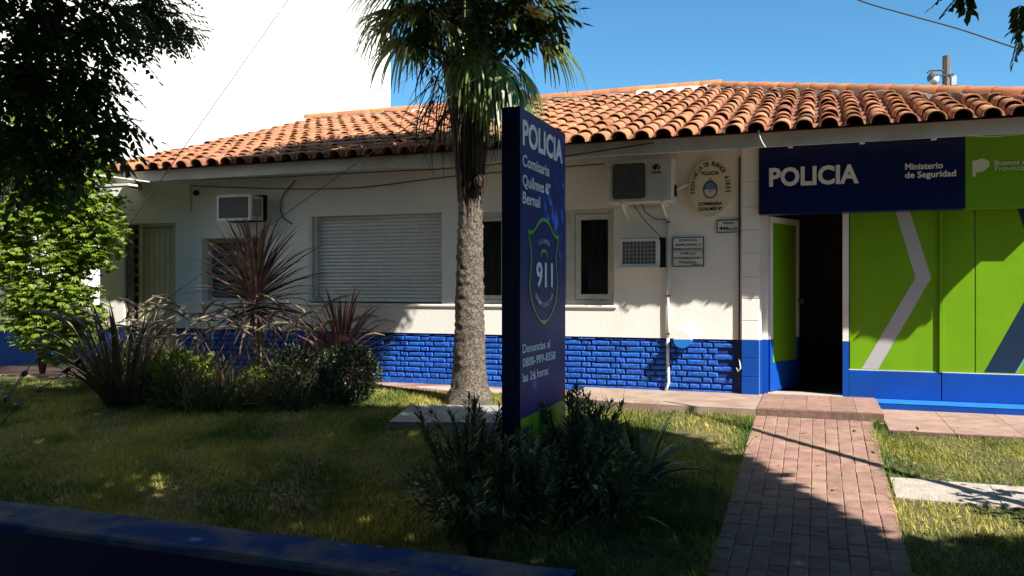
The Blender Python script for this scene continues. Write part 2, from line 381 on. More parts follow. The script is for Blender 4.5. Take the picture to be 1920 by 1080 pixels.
# grass as one carpet of short blades
def grass_ok(X, Y):
    ok = (Y < -.66) & (Y > -7.15)
    ok &= ~((X > -.60) & (X < .505))
    ok &= ~((X > -2.7) & (X < .62) & (Y > -1.245))
    ok &= ~((X > .62) & (Y > -1.63))
    ok &= ~((X > .54) & (Y > -3.5-.05*X) & (Y < -3.02))
    ok &= ~((X < -9.3) & (Y > -1.27))
    ok &= ~((X > -4.25) & (X < -3.0) & (Y > -2.5) & (Y < -1.5))
    return ok
ng = np.random.default_rng(3)
N = 330000
X = ng.uniform(-12.7, 3.2, N); Y = -.6-6.6*ng.random(N)**1.0
pn = np.sin(X*2.1+np.sin(Y*1.7)*2)*np.cos(Y*2.7+X*.6)+.6*np.sin(X*5.3+Y*4.1)
keep = grass_ok(X, Y) & (ng.random(N) < np.clip(.75+.28*pn, .25, 1)); X, Y = X[keep], Y[keep]; n = len(X); pn = pn[keep]
edge = np.exp(-np.minimum(np.abs(X+.60), np.abs(X-.505))/.05)
Hh = ng.uniform(.02, .058, n)*(1+.25*pn)*(1+1.1*edge); az = ng.uniform(0, 6.283, n); lean = ng.uniform(.1, 1.1, n)*Hh*1.3
Z = np.interp(Y, GY, GZ)
W = .0055
vx = np.empty((n, 3, 3))
vx[:, 0] = np.stack([X-np.sin(az)*W, Y+np.cos(az)*W, Z-.004], 1)
vx[:, 1] = np.stack([X+np.sin(az)*W, Y-np.cos(az)*W, Z-.004], 1)
vx[:, 2] = np.stack([X+np.cos(az)*lean, Y+np.sin(az)*lean, Z+Hh], 1)
def tri_mesh(name, vx, m):
    n = len(vx); me = bpy.data.meshes.new(name)
    me.vertices.add(n*3); me.vertices.foreach_set('co', vx.reshape(-1).astype(np.float32))
    me.loops.add(n*3); me.loops.foreach_set('vertex_index', np.arange(n*3, dtype=np.int32))
    me.polygons.add(n); me.polygons.foreach_set('loop_start', np.arange(0, n*3, 3, dtype=np.int32)); me.polygons.foreach_set('loop_total', np.full(n, 3, dtype=np.int32))
    me.materials.append(m); me.update(calc_edges=True); return me
link('grass', tri_mesh('grass', vx, M_grass), kind='stuff', label='short patchy mown grass covering the front garden', cat='grass')
# fallen leaves scattered on lawn
fl = MB()
for i in range(260):
    x, y = rv(-11, 2.5), rv(-7, -1.4)
    d = Vector((rv(-1, 1), rv(-1, 1), rv(-.1, .25))).normalized(); s_ = d.cross(Vector((rv(-.3, .3), rv(-.3, .3), 1))).normalized()
    fl.leaf((x, y, gz(y)+.035), d, s_, rv(.04, .09), rv(.02, .04))
for i in range(26):
    x = rv(-7, -.9); y = rv(-7.39, -7.15); d = Vector((rv(-1, 1), rv(-1, 1), .05)).normalized(); fl.leaf((x, y, .174), d, d.cross(Vector((rv(-.2, .2), rv(-.2, .2), 1))).normalized(), rv(.02, .05), rv(.012, .025))
fl.build('leaf_litter', M_leafl, kind='stuff', label='dry fallen leaves scattered over the shaded lawn and low wall', cat='leaf litter')

# ------------------------------------------------------------------ police station
ST = empty('police_station', (0, 0, 0), 'white single-storey police station with clay tile roof and blue brick base', 'building')
def wall_grid(x0, x1, z0, z1, ops, yf, yb):
    xs = sorted({x0, x1, *[v for o in ops for v in o[:2] if x0 < v < x1]}); zs = sorted({z0, z1, *[v for o in ops for v in o[2:] if z0 < v < z1]})
    mb = MB()
    for xa, xb in zip(xs, xs[1:]):
        for za, zb in zip(zs, zs[1:]):
            cx, cz = (xa+xb)/2, (za+zb)/2
            if any(o[0] < cx < o[1] and o[2] < cz < o[3] for o in ops): continue
            mb.quad((xa, yf, za), (xb, yf, za), (xb, yf, zb), (xa, yf, zb)); mb.quad((xb, yb, za), (xa, yb, za), (xa, yb, zb), (xb, yb, zb))
    for a, b, c, d in ops:
        c2, d2 = max(c, z0), min(d, z1)
        if c2 >= d2: continue
        mb.quad((a, yf, c2), (a, yf, d2), (a, yb, d2), (a, yb, c2)); mb.quad((b, yf, d2), (b, yf, c2), (b, yb, c2), (b, yb, d2))
        if d < z1: mb.quad((a, yf, d), (b, yf, d), (b, yb, d), (a, yb, d))
        if c > z0: mb.quad((b, yf, c), (a, yf, c), (a, yb, c), (b, yb, c))
    for x in (x0, x1): mb.quad((x, yf, z0), (x, yb, z0), (x, yb, z1), (x, yf, z1))
    mb.quad((x0, yf, z1), (x1, yf, z1), (x1, yb, z1), (x0, yb, z1)); mb.quad((x0, yf, z0), (x0, yb, z0), (x1, yb, z0), (x1, yf, z0))
    return mb
BT = .632
OPS = [(-10.26, -9.24, -.1, 2.25), (-8.75, -7.62, 1.04, 1.99), (-6.86, -4.75, 1.03, 2.27), (-4.52, -2.39, 1.03, 2.25)]
wall_grid(-10.75, -.84, BT, 2.92, OPS, 0, .26).build('front_wall', M_white, ST)
PL = wall_grid(-10.75, -.84, -.12, BT-.001, OPS, .026, .26).build('brick_plinth', M_joint, ST)
MB().box(-10.75, 2.7, 5.2, 5.4, -.12, 2.9).box(-10.75, -10.5, .262, 5.198, -.12, 3.0).box(2.45, 2.7, .262, 5.198, -.12, 3.0).build('rear_wall', M_party, ST)
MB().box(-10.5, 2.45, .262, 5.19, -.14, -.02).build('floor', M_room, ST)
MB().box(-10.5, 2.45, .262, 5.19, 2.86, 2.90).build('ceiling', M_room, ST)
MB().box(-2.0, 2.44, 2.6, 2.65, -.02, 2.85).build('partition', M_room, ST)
# bricks: Flemish rows painted blue
def brick_mesh(k, L, H):
    r = random.Random(k); mb = MB(); d = .024+r.uniform(-.005, .005); b = .011
    j = lambda s=.0045: r.uniform(-s, s)
    o = [(-L/2+j(), -H/2+j()), (L/2+j(), -H/2+j()), (L/2+j(), H/2+j()), (-L/2+j(), H/2+j())]
    mb.v = [(x, .004, z) for x, z in o]+[(x, -d+b, z) for x, z in o]+[(x*(1-2*b/L), -d+j(.002), z*(1-2*b/H)) for x, z in o]
    mb.v += [(j(.01), -d-.001+j(.002), j(.005))]
    for q in ((0, 1, 5, 4), (1, 2, 6, 5), (2, 3, 7, 6), (3, 0, 4, 7), (4, 5, 9, 8), (5, 6, 10, 9), (6, 7, 11, 10), (7, 4, 8, 11), (8, 9, 12), (9, 10, 12), (10, 11, 12), (11, 8, 12)): mb.f.append(q)
    return mb.mesh('brick', M_brick)
PIT = .0705
BL = [brick_mesh(k, .232, .055) for k in range(6)]; BS = [brick_mesh(30+k, .110, .055) for k in range(5)]; BH = [brick_mesh(50+k, .110, .053) for k in range(5)]
BTn = [brick_mesh(70+k, .225, .016) for k in range(4)]
far = MB()
def put_brick(me, x, z):
    if x > -6.75: link('brick', me, PL, loc=(x, .026, z), rot=(0, rng.uniform(-.008, .008), 0))
    else:
        n = len(far.v); far.v.extend([(v.co.x+x, v.co.y+.026, v.co.z+z) for v in me.vertices]); far.f.extend([tuple(n+i for i in p.vertices) for p in me.polygons])
for row in range(9):
    z = .028+PIT*.5+row*PIT
    r = random.Random(row+5)
    if row == 0:
        x = -.95
        while x > -9.1: put_brick(BH[r.randrange(5)], x-.06, z-.004); x -= .1285
    elif row < 8:
        x = -.93-(.0 if row % 2 else .185)
        long = row % 2 == 1
        while x > -9.1:
            L = .25 if long else .127
            put_brick((BL if long else BS)[r.randrange(5)], x-L/2, z); x -= L; long = not long
    else:
        x = -1.0
        while x > -9.1: put_brick(BTn[r.randrange(4)], x-.12, z-.022); x -= .26+r.uniform(0, .12)
far.build('brick_rest', M_brick, PL, kind='stuff')
rough_base = MB()
x = -.86
while x > -9.2:
    a = rv(.15, .35); rough_base.bbox(x-a, x-.004, .004, .03, -.06, .018+rv(-.006, .006)); x -= a
rough_base.build('base_strip', M_brick, PL)
# soffit, fascia
MB().box(-10.0, 2.95, -.655, .26, 2.925, 2.945).build('soffit', M_soffit, ST)
FA = MB()
for a, b in ((-10.0, -7.3), (-7.297, -4.2), (-4.197, -1.2), (-1.197, 2.95)): FA.box(a, b, -.70+rv(0, .004), -.66, 2.79, 2.945)
FA.build('fascia', M_fasc, ST)
# ---- roof
SLP = .32; AL = math.atan(SLP)
def zr(Y): return 2.965+SLP*(Y+.70)
XL, XR, RY, RX = -10.0, 3.0, 4.72, -1.69     # ridge ends at RX, the hip runs down to the corner (XR, -.82)
HS = (RY+.82)/(XR-RX)
def hipY(x): return min(RY, RY-HS*(x-RX))
dk = MB()
dk.v = [(XL, -.79, zr(-.79)), (XR-.03, -.79, zr(-.79)), (RX, RY, zr(RY)), (XL, RY, zr(RY)), (XL, 11, zr(-1.5)), (XR, 11, zr(-1.5)), (XR, -.79, 2.80), (XL, -.2, 2.80), (XL, 11, 2.6)]
dk.f = [(0, 1, 2, 3), (3, 2, 5, 4), (2, 1, 5), (7, 0, 3, 4, 8)]
RO = dk.build('roof', M_pan, ST)
def cap_mesh(k, w0=.098, w1=.082, h0=.088, h1=.072, L=.455, m=None, seg=8):
    r = random.Random(k); mb = MB(); j = lambda s=.003: r.uniform(-s, s); th = .013
    w0 += j(.004); h0 += j(.005); rings = []
    for (ww, hh, y) in ((w0, h0, 0), (w1, h1, L)):
        ring = []
        for i in range(seg+1):
            t = math.pi*i/seg; ring.append((ww*math.cos(t), y+j(.003), hh*math.sin(t)**.9 if 0 < i < seg else -.005))
        rings.append(ring)
    inner = [((w0-th)*math.cos(math.pi*i/seg), 0.002, (h0-th)*math.sin(math.pi*i/seg) if 0 < i < seg else -.005) for i in range(seg+1)]
    mb.v = rings[0]+rings[1]+inner+[(x*.86, .2, z*.9) for x, y, z in inner]; s1 = seg+1
    for i in range(seg):
        mb.f.append((i, i+1, s1+i+1, s1+i)); mb.f.append((i+1, i, 2*s1+i, 2*s1+i+1)); mb.f.append((2*s1+i+1, 2*s1+i, 3*s1+i, 3*s1+i+1))
    me = mb.mesh('roof_tile', m or M_tile)
    sm = [p.normal.y > -.5 for p in me.polygons]; me.polygons.foreach_set('use_smooth', sm); return me
CAPS = [cap_mesh(k) for k in range(8)]
tiles = []
NC = 52; DY = .40*math.cos(AL)
pan = MB()
for i in range(NC):
    x = -9.88+.25*i
    cj = rv(-.008, .008)
    ytop = hipY(x)-.02
    j = 0
    while True:
        y = -.835+j*DY+rv(-.016, .016)+cj
        if y > ytop-.10: break
        sl_ = rv(-.05, -.02) if rng.random() < .06 else 0
        tiles.append((x+rv(-.011, .011), y+sl_, zr(y)+.03+rv(-.004, .006), AL-R(2.3)+rv(-.02, .02), rv(-.045, .045), rng.randrange(8)))
        # channel tile to the right of this cap
        xc = x+.125; yb = y+.46
        n = len(pan.v)
        for yy_, ww, dz in ((y+.015, .088, .012), (min(yb, ytop+.1), .072, .002)):
            for q in range(6):
                t = math.pi*q/5; pan.v.append((xc+ww*math.cos(t)*1.0, yy_, zr(yy_)+dz+.055-.05*math.sin(t)))
        for q in range(5): pan.f.append((n+q, n+q+1, n+6+q+1, n+6+q))
        j += 1
pan.build('channel_tiles', M_pan, RO, kind='stuff')
tiles.sort(key=lambda t: -(Vector(t[:3])-cam.location).length + (8 if (t[0] > 1.2+.16*t[1] or (t[1] < 2.4 and -4.4 < t[0] < -3.1)) else 0)*-1)
tiles.reverse()
rest = MB()
for k, (x, y, z, rx, rz, q) in enumerate(tiles):
    me = CAPS[q]
    if k < 300: link('roof_tile', me, RO, loc=(x, y, z), rot=(rx, 0, rz))
    else:
        mt = Matrix.Translation((x, y, z)) @ Matrix.Rotation(rz, 4, 'Z') @ Matrix.Rotation(rx, 4, 'X')
        n = len(rest.v); rest.v.extend([tuple(mt @ v.co) for v in me.vertices]); rest.f.extend([tuple(n+i for i in p.vertices) for p in me.polygons])
ro = rest.build('roof_tile_rest', M_tile, RO, kind='stuff')
ro.data.polygons.foreach_set('use_smooth', [True]*len(ro.data.polygons))
RC = [cap_mesh(100+k, .115, .098, .11, .095, .44, M_ridge) for k in range(4)]
x = XL-.05
while x < RX-.1:
    link('ridge_tile', RC[rng.randrange(4)], RO, loc=(x+.4, RY+rv(-.01, .01), zr(RY)+.085), rot=(R(2)+0, 0, R(90)+rv(-.03, .03))); x += .385
hd = Vector((1, -HS, -SLP*HS)).normalized(); p = Vector((RX-.05, RY+.05, zr(RY)+.085))
qh = Matrix.Rotation(R(45), 3, 'Z')
while p.x < XR-.2:
    e = (-hd).to_track_quat('Y', 'Z').to_euler()
    link('ridge_tile', RC[rng.randrange(4)], RO, loc=p+hd*.4, rot=e); p = p+hd*.385
mo = MB(); n = 0
def mortar(mb, a, b, k):
    a = Vector(a); b = Vector(b); d = (b-a).normalized(); sdv = Vector((d.y, -d.x, 0)).normalized()
    if sdv.y > 0: sdv = -sdv
    n = len(mb.v)
    for i in range(k+1):
        p = a.lerp(b, i/k)
        mb.v += [tuple(p+Vector((0, 0, .10))+sdv*.05), tuple(p+sdv*(.13+rv(-.02, .02))+Vector((0, 0, .07+rv(-.02, .02)))), tuple(p+sdv*(.17+rv(-.03, .03))-Vector((0, 0, .05)))]
    for i in range(k):
        for q in (0, 1): b_ = n+i*3+q; mb.f.append((b_, b_+1, b_+4, b_+3))
mortar(mo, (XL, RY, zr(RY)), (-3.05, RY, zr(RY)), 60); mortar(mo, (RX, RY, zr(RY)), (XR-.1, hipY(XR-.1), zr(hipY(XR-.1))), 50)
mo.build('ridge_mortar', M_mortar, RO)
ml = MB(); mortar(ml, (-3.05, RY-.015, zr(RY)+.01), (-1.8, RY-.015, zr(RY)+.01), 14); 
ml.build('lime_patch', M_lime, RO)
ml = MB(); mortar(ml, (-7.55, RY-.03, zr(RY)+.0), (-7.25, RY-.03, zr(RY)), 4); ml.build('lime_patch', M_lime, RO)

# ---- windows and doors of the station
def frame_rect(mb, x0, x1, z0, z1, y0, y1, t):
    mb.box(x0, x1, y0, y1, z1-t, z1).box(x0, x1, y0, y1, z0, z0+t).box(x0, x0+t, y0, y1, z0+t, z1-t).box(x1-t, x1, y0, y1, z0+t, z1-t); return mb
# roller shutter window
W1 = MB().box(-6.855, -6.80, .10, .20, 1.045, 2.268).box(-4.80, -4.755, .10, .20, 1.045, 2.268).build('shutter_window', M_alum, ST)
sh = None
nsl = 24
def slat_mesh():
    h_ = (2.268-1.05)/nsl; mb = MB(); prof = [(.150, 0), (.138, h_*.12), (.132, h_*.5), (.138, h_*.86), (.152, h_*.97)]
    for (y0, z0), (y1, z1) in zip(prof, prof[1:]): mb.quad((-6.80, y0, z0), (-4.80, y0, z0), (-4.80, y1, z1), (-6.80, y1, z1))
    return mb.mesh('shutter_slat', M_alum), h_
sme, sh_h = slat_mesh()
for i in range(nsl): link('shutter_slat', sme, W1, loc=(0, rv(-.002, .002), 1.05+i*sh_h))
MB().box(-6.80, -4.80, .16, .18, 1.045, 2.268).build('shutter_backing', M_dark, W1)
# sill running under both windows
MB().bbox(-6.84, -2.35, -.02, .255, .992, 1.028, .008).build('window_sill', M_trim, ST)
# casement window
W2 = link('casement_window', None, ST)
frame_rect(MB(), -4.515, -2.392, 1.032, 2.247, .05, .12, .06).box(-3.03, -2.905, .05, .12, 1.092, 2.187).box(-3.85, -3.80, .06, .12, 1.092, 2.187).build('outer_frame', M_frame, W2)
for a, b in ((-2.90, -2.40), (-3.795, -3.035), (-4.45, -3.855)):
    L_ = frame_rect(MB(), a+.003, b-.003, 1.10, 2.18, .04, .09, .068 if a > -3 else .05).build('casement', M_frame, W2)
    t = .068 if a > -3 else .05
    MB().quad((a+t, .065, 1.10+t), (b-t, .065, 1.10+t), (b-t, .065, 2.18-t), (a+t, .065, 2.18-t)).build('pane', M_glass, L_)
MB().box(-4.45, -2.455, .052, .118, 1.034, 1.09).build('frame_foot', M_acp, W2)
cu = MB(); k = 90
for i in range(k+1):
    x = -4.5+2.1*i/k; y = .2+.028*math.sin(i*.95)+.012*math.sin(i*.31)
    cu.v += [(x, y, 1.05), (x, y, 2.24)]
for i in range(k): cu.f.append((2*i, 2*i+2, 2*i+3, 2*i+1))
cu.build('curtain', M_curt, W2, smooth=True)
# small left window with louvres
W3 = frame_rect(MB(), -8.748, -7.622, 1.042, 1.988, .15, .21, .05).build('small_window', M_frame, ST)
for i in range(7):
    m = MB(); z = 1.12+i*.12; m.quad((-8.69, .17, z), (-7.68, .17, z), (-7.68, .20, z+.10), (-8.69, .20, z+.10)); m.build('glass_louvre', M_acg, W3)
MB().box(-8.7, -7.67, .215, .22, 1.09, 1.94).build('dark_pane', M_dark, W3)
MB().bbox(-8.8, -7.57, -.02, .15, 1.005, 1.038).build('sill', M_trim, W3)
# beige side door, lattice gate
D1 = frame_rect(MB(), -9.97, -9.243, -.09, 2.247, .03, .12, .05).build('side_door', M_beige, ST)
for i in range(6):
    a = -9.915+i*.1045; MB().bbox(a+.002, a+.1025, .06, .09, -.02, 2.19, .006).build('door_board', M_beige, D1)
hm = MB().tube([(-9.36, .06, 1.02), (-9.36, .02, 1.02)], .02, 10).tube([(-9.36, .02, 1.02), (-9.44, .015, 1.02)], .009, 8); hm.build('handle', M_steel, D1)
G1 = frame_rect(MB(), -10.255, -9.975, -.09, 2.247, .03, .06, .025).build('lattice_gate', M_iron, ST)
for ph in (0, math.pi):
    for x0 in (-10.185, -10.045):
        pts = [(x0+.062*math.sin(z*2*math.pi/.30+ph)*1., .045+(.006 if ph else -.006), -.05+z) for z in [i*.03 for i in range(76)]]
        MB().tube(pts, .007, 5).build('lattice_bar', M_iron, G1)
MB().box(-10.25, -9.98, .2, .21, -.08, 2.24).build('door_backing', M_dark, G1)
# thin slab over the side door
MB().box(-10.55, -9.25, -.93, -.745, 2.715, 2.745).build('door_canopy', M_trim, ST)

# ---- pilaster and shopfront
PI = MB().box(-.838, -.642, -.03, .26, -.1, 2.92).build('pilaster', M_trim, ST)
z = -.1; bz = [-.1, .20, .42, .632, .86, 1.12, 1.38, 1.66, 1.93, 2.2, 2.5, 2.92]
for a, b in zip(bz, bz[1:]): MB().bbox(-.841, -.64, -.052, -.029, a+.002, b-.002, .005).build('pilaster_block', M_blue if b < .64 else M_white, PI)
Q = .15                       # the glazed front stands back from the plaster
SF = MB().box(-.62, -.55, Q-.02, Q+.05, -.02, BT).box(.274, .34, Q-.02, Q+.05, -.02, BT).build('shopfront', M_blue, ST)
MB().box(-.62, -.55, Q-.02, Q+.05, BT+.001, 2.9).box(.274, .34, Q-.02, Q+.05, BT+.001, 2.9).box(-.549, .273, Q-.01, Q+.05, 2.16, 2.9).build('door_frame', M_trim, SF)
MB().box(-.641, -.621, .02, .30, -.02, BT).build('jamb_blue', M_blue, SF); MB().box(-.641, -.621, .02, .30, BT+.001, 2.9).build('jamb_white', M_trim, SF)
MB().box(-.55, .274, .02, .34, -.03, .004).build('threshold', M_concl, SF)
for a, b in ((.341, 1.288), (1.298, 2.7)): MB().bbox(a, b, Q-.022, Q+.05, -.012, .302, .004).build('blue_panel', M_blue, SF)
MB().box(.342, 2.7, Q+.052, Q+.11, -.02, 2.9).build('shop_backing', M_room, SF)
for a, b in ((.35, 1.274), (1.309, 1.623), (1.633, 2.69)):
    MB().bbox(a, b, Q, Q+.02, .312, 2.2, .004).build('vinyl_pane', M_green, SF)
MB().box(1.2755, 1.3075, Q-.03, Q+.04, .305, 2.2).build('mullion', M_green, SF)
MB().box(1.6235, 1.6325, Q+.01, Q+.04, .312, 2.2).build('pane_joint', M_black, SF)
MB().box(.341, 2.7, Q-.012, Q+.04, .3035, .3110).build('glazing_bead', M_trim, SF)
def vinyl(pts, m, name, y=Q-.0014): MB().prism(pts, WALLFN, y, y+.0012).build(name, m, SF)
vinyl([(.810, 2.19), (1.036, 1.361), (.479, .322), (.651, .322), (1.195, 1.360), (.955, 2.19)], M_grey, 'chevron_stripe')
vinyl([(2.010, 2.19), (2.241, 1.390), (1.716, .322), (2.01, .322), (2.56, 1.388), (2.35, 2.19)], M_navyv, 'navy_chevron')
vinyl([(2.016, .322), (2.031, .322), (2.62, 1.5), (2.605, 1.5)], M_cyan, 'cyan_line', Q-.0028)
MB().box(.61, 2.7, -.17, Q+.05, -.14, -.0265).build('plinth_ledge', M_blue, SF)
MB().quad((.61, Q-.023, -.013), (.61, -.174, -.0245), (2.7, -.174, -.0245), (2.7, Q-.023, -.013)).build('ledge_top', M_lblue, SF)
# open door leaf, hinged on the left jamb
LF = link('door_leaf', None, SF, loc=(-.545, Q+.03, 0), rot=(0, 0, R(67)))
def lbuild(mb, name, m): return link(name, mb.mesh(name, m), LF)
lbuild(MB().box(0, .07, -.02, .02, BT, 2.1).box(.73, .8, -.02, .02, BT, 2.1).box(.07, .73, -.02, .02, 2.03, 2.1), 'leaf_frame', M_trim)
lbuild(MB().box(0, .8, -.02, .02, .015, .35).box(0, .07, -.02, .02, .35, BT-.001).box(.73, .8, -.02, .02, .35, BT-.001), 'leaf_base', M_blue)
lbuild(MB().box(.07, .73, -.012, .012, .352, 2.028), 'leaf_panel', M_green)
lbuild(MB().tube([(.765, -.02, 1.08), (.765, -.07, 1.08)], .012, 8).tube([(.765, -.07, 1.05), (.765, -.07, 1.11)], .028, 10).tube([(.765, .02, 1.08), (.765, .07, 1.08)], .012, 8), 'door_knob', M_steel)

# ------------------------------------------------------------------ shop sign board
SG = empty('shop_sign', (0, 0, 2.1), 'long navy and green sign board reading POLICIA hung over the entrance', 'sign')
K = 10.11/9.6
def kz(z): return 1.246+(z-1.246)*K
MB().box(-.64, 1.494, -.09, .12, 2.104, 2.92).build('navy_board', M_navy, SG)
MB().box(1.4985, 2.42, -.093, .12, 2.101, 2.92).build('green_board', M_sgreen, SG)
def sfront(y): return lambda x, z, d: (x, y-d, z)
def sg(body, x, z, w, hgt, bold, m, y=-.092): words(body, sfront(y), x*K, kz(z), w*K, hgt*K, bold, m, SG)
sg('POLICIA', -.50, 2.363, .915, .205, .035, M_letter)
sg('Ministerio', .862, 2.482, .355, .066, .022, M_letter)
sg('de Seguridad', .862, 2.395, .475, .066, .022, M_letter)
sg('Buenos Aires', 1.686, 2.488, .40, .050, .018, M_letter2, -.095)
sg('Provincia', 1.686, 2.430, .275, .050, .0, M_letter2, -.095)
pm = [(0, 0), (.012, -.008), (.03, -.004), (.036, .045), (.075, .042), (.115, .06), (.145, .095), (.158, .112), (.15, .122), (.155, .145), (.142, .165), (.10, .19), (.085, .195), (.065, .185), (.045, .175), (.0, .17)]
MB().prism([((1.485+x)*K, kz(2.388+y*.92)) for x, y in pm], lambda x, y, d: (x, d, y), -.096, -.092).build('province_emblem', M_letter2, SG)
for x in (-.3, .42, 1.1): MB().box(x, x+.05, -.69, -.64, 2.77, 2.789).build('bracket', M_trim, SG)

# ------------------------------------------------------------------ totem sign
XF = -1.93; Y0 = -4.78; Y1 = -3.68
TO = empty('totem_sign', (-2.0, -4.23, gz(-4.23)), 'tall dark blue free-standing POLICIA totem with green 911 shield', 'sign')
tb = MB(); tb.box(XF-.13, XF, Y0, Y1, gz(-4.23)-.05, 2.50); tb.build('panel', M_totem, TO)
MB().box(XF-.134, XF+.002, Y0-.004, Y0-.0005, gz(-4.2), 2.503).build('edge_trim', M_navy, TO)
def TF(k=0.): return lambda x, z, d: (XF+.0022+k+d*.5, Y0+.045+x, z)
words('POLICIA', TF(), .0, 2.245, .965, .18, .03, M_letter, TO)
for body, zb, ww, hh in (('Comisaria', 2.098, .61, .083), ('Quilmes 8°', 1.958, .645, .083), ('Bernal', 1.838, .385, .083), ('Denuncias al', .79, .63, .062), ('0800-999-8358', .692, .77, .062), ('las 24 horas', .588, .585, .062)):
    words(body, TF(), 0, zb, ww, hh, .012, M_letter, TO)
def shield(inset):
    half = [(0, 1.772-inset*1.1), (.06, 1.768-inset), (.12, 1.745-inset), (.19, 1.70-inset), (.26, 1.665-inset*1.0), (.33, 1.655-inset*1.1), (.375-inset, 1.665-inset*1.6), (.36-inset, 1.60), (.325-inset, 1.53), (.31-inset, 1.47), (.32-inset, 1.40), (.343-inset, 1.32), (.345-inset, 1.26), (.33-inset, 1.20), (.29-inset, 1.13), (.21-inset*.9, 1.06), (.10-inset*.5, 1.0+inset*.3), (0, .968+inset*1.5)]
    return [(.487+x, z) for x, z in half]+[(.487-x, z) for x, z in half[-2:0:-1]]
so_, si_ = shield(0), shield(.024); k = len(so_); sm = MB(); fn = TF()
for a in (0, .003): sm.v += [fn(x, z, a) for x, z in so_]+[fn(x, z, a) for x, z in si_]
for i in range(k):
    j = (i+1) % k; sm.f += [(2*k+i, 2*k+j, 3*k+j, 3*k+i), (i, j, 2*k+j, 2*k+i), (k+j, k+i, 3*k+i, 3*k+j)]
sm.build('shield_outline', M_shield, TO)
lettering(MB(), '911', TF(), .30, 1.252, .40, .185, .022).build('lettering', M_letter, TO)
def arc_letters(body, fn, cx, cy, rx, ry, a0, a1, hgt, inward, m, parent):
    k = len(body)
    for i, ch in enumerate(body):
        a = a0+(a1-a0)*i/(k-1); arc_text(MB(), ch+' ', fn, cx, cy, rx, ry, a, a, hgt, .012, inward, .95).build('letter', m, parent)
arc_letters('LLAMÁ', TF(), .487, 1.40, .30, .20, R(112), R(68), .034, False, M_letter, TO)
arc_letters('EMERGENCIAS', TF(), .495, 1.245, .215, .125, R(205), R(335), .036, True, M_letter, TO)
ph = MB(); pts = [(.487+.085*math.cos(t), 1.49+.05*math.sin(t)) for t in [math.pi*i/10 for i in range(11)]]
o_ = pts+[(.487+.058*math.cos(t), 1.49+.025*math.sin(t)) for t in [math.pi*i/10 for i in range(10, -1, -1)]]
ph.prism(o_, TF(), 0, .003); ph.prism([(.402, 1.476), (.43, 1.476), (.43, 1.486), (.402, 1.486)], TF(), 0, .003); ph.prism([(.544, 1.476), (.572, 1.476), (.572, 1.486), (.544, 1.486)], TF(), 0, .003)
ph.build('telephone_icon', M_shield, TO)
gb = MB(); gb.prism([(-.04, gz(-4.2)), (1.05, gz(-4.2)), (1.05, .345), (-.04, .335)], TF(), -.003, .0005); gb.build('green_foot', M_sgreen, TO)

# ------------------------------------------------------------------ things on the wall
def ellipse(cx, cz, a, b, k=40): return [(cx+a*math.cos(2*math.pi*i/k), cz+b*math.sin(2*math.pi*i/k)) for i in range(k)]
OV = empty('oval_plaque', (-1.2, 0, 2.44), 'cream oval police plaque with blue and white crest beside the outdoor unit', 'plaque')
OV_Y = -.06
MB().prism(ellipse(-1.2, 2.44, .252, .34)[::-1], WALLFN, -.004, OV_Y).build('plate', M_cream, OV)
ofn = lambda x, z, d: (x, OV_Y-.0008-d*.4, z)
ring = MB(); a_ = ellipse(-1.2, 2.44, .250, .338); b_ = ellipse(-1.2, 2.44, .244, .331); ring.v = [ofn(x, z, .002) for x, z in a_]+[ofn(x, z, .002) for x, z in b_]
ring.f = [(i, (i+1) % 40, 40+(i+1) % 40, 40+i) for i in range(40)]; ring.build('rim', M_letter2, OV)
W_ = 'PROVINCIA DE BUENOS AIRES'; i0 = 0
for wd in W_.split(' '):
    i1 = i0+len(wd)-1; A = lambda i: R(189+(-9-189)*i/(len(W_)-1))
    arc_text(MB(), wd, ofn, -1.2, 2.44, .208, .292, A(i0), A(i1), .052, .03, wscale=.8).build('lettering', M_ink, OV); i0 = i1+2
lettering(MB(), 'POLICIA', ofn, -1.2, 2.595, .205, .046, .035, align='C').build('lettering', M_ink, OV)
lettering(MB(), 'COMISARIA', ofn, -1.2, 2.232, .285, .040, .035, align='C').build('lettering', M_ink, OV)
words('QUILMES 8ª', ofn, -1.2, 2.172, .275, .040, .03, M_ink, OV, 'C')
cr = MB().prism(ellipse(-1.2, 2.42, .084, .105)[::-1], lambda x, z, d: (x, d, z), OV_Y-.001, OV_Y-.003); cr.build('crest_border', M_ink, OV)
MB().prism([(-1.2+.07*math.cos(R(a)), 2.42+.09*math.sin(R(a))) for a in range(180, -1, -12)], lambda x, z, d: (x, d, z), OV_Y-.003, OV_Y-.0042).build('crest_upper', M_sky, OV)
MB().prism([(-1.2+.07*math.cos(R(a)), 2.42+.09*math.sin(R(a))) for a in range(360, 179, -12)], lambda x, z, d: (x, d, z), OV_Y-.003, OV_Y-.0042).build('crest_lower', M_plaque, OV)
MB().box(-1.204, -1.196, OV_Y-.006, OV_Y-.0045, 2.36, 2.43).box(-1.22, -1.18, OV_Y-.006, OV_Y-.0045, 2.395, 2.403).build('crest_pike', M_gold, OV)
MB().prism(ellipse(-1.2, 2.535, .028, .02, 12)[::-1], WALLFN, OV_Y-.001, OV_Y-.003).build('crest_sun', M_gold, OV)

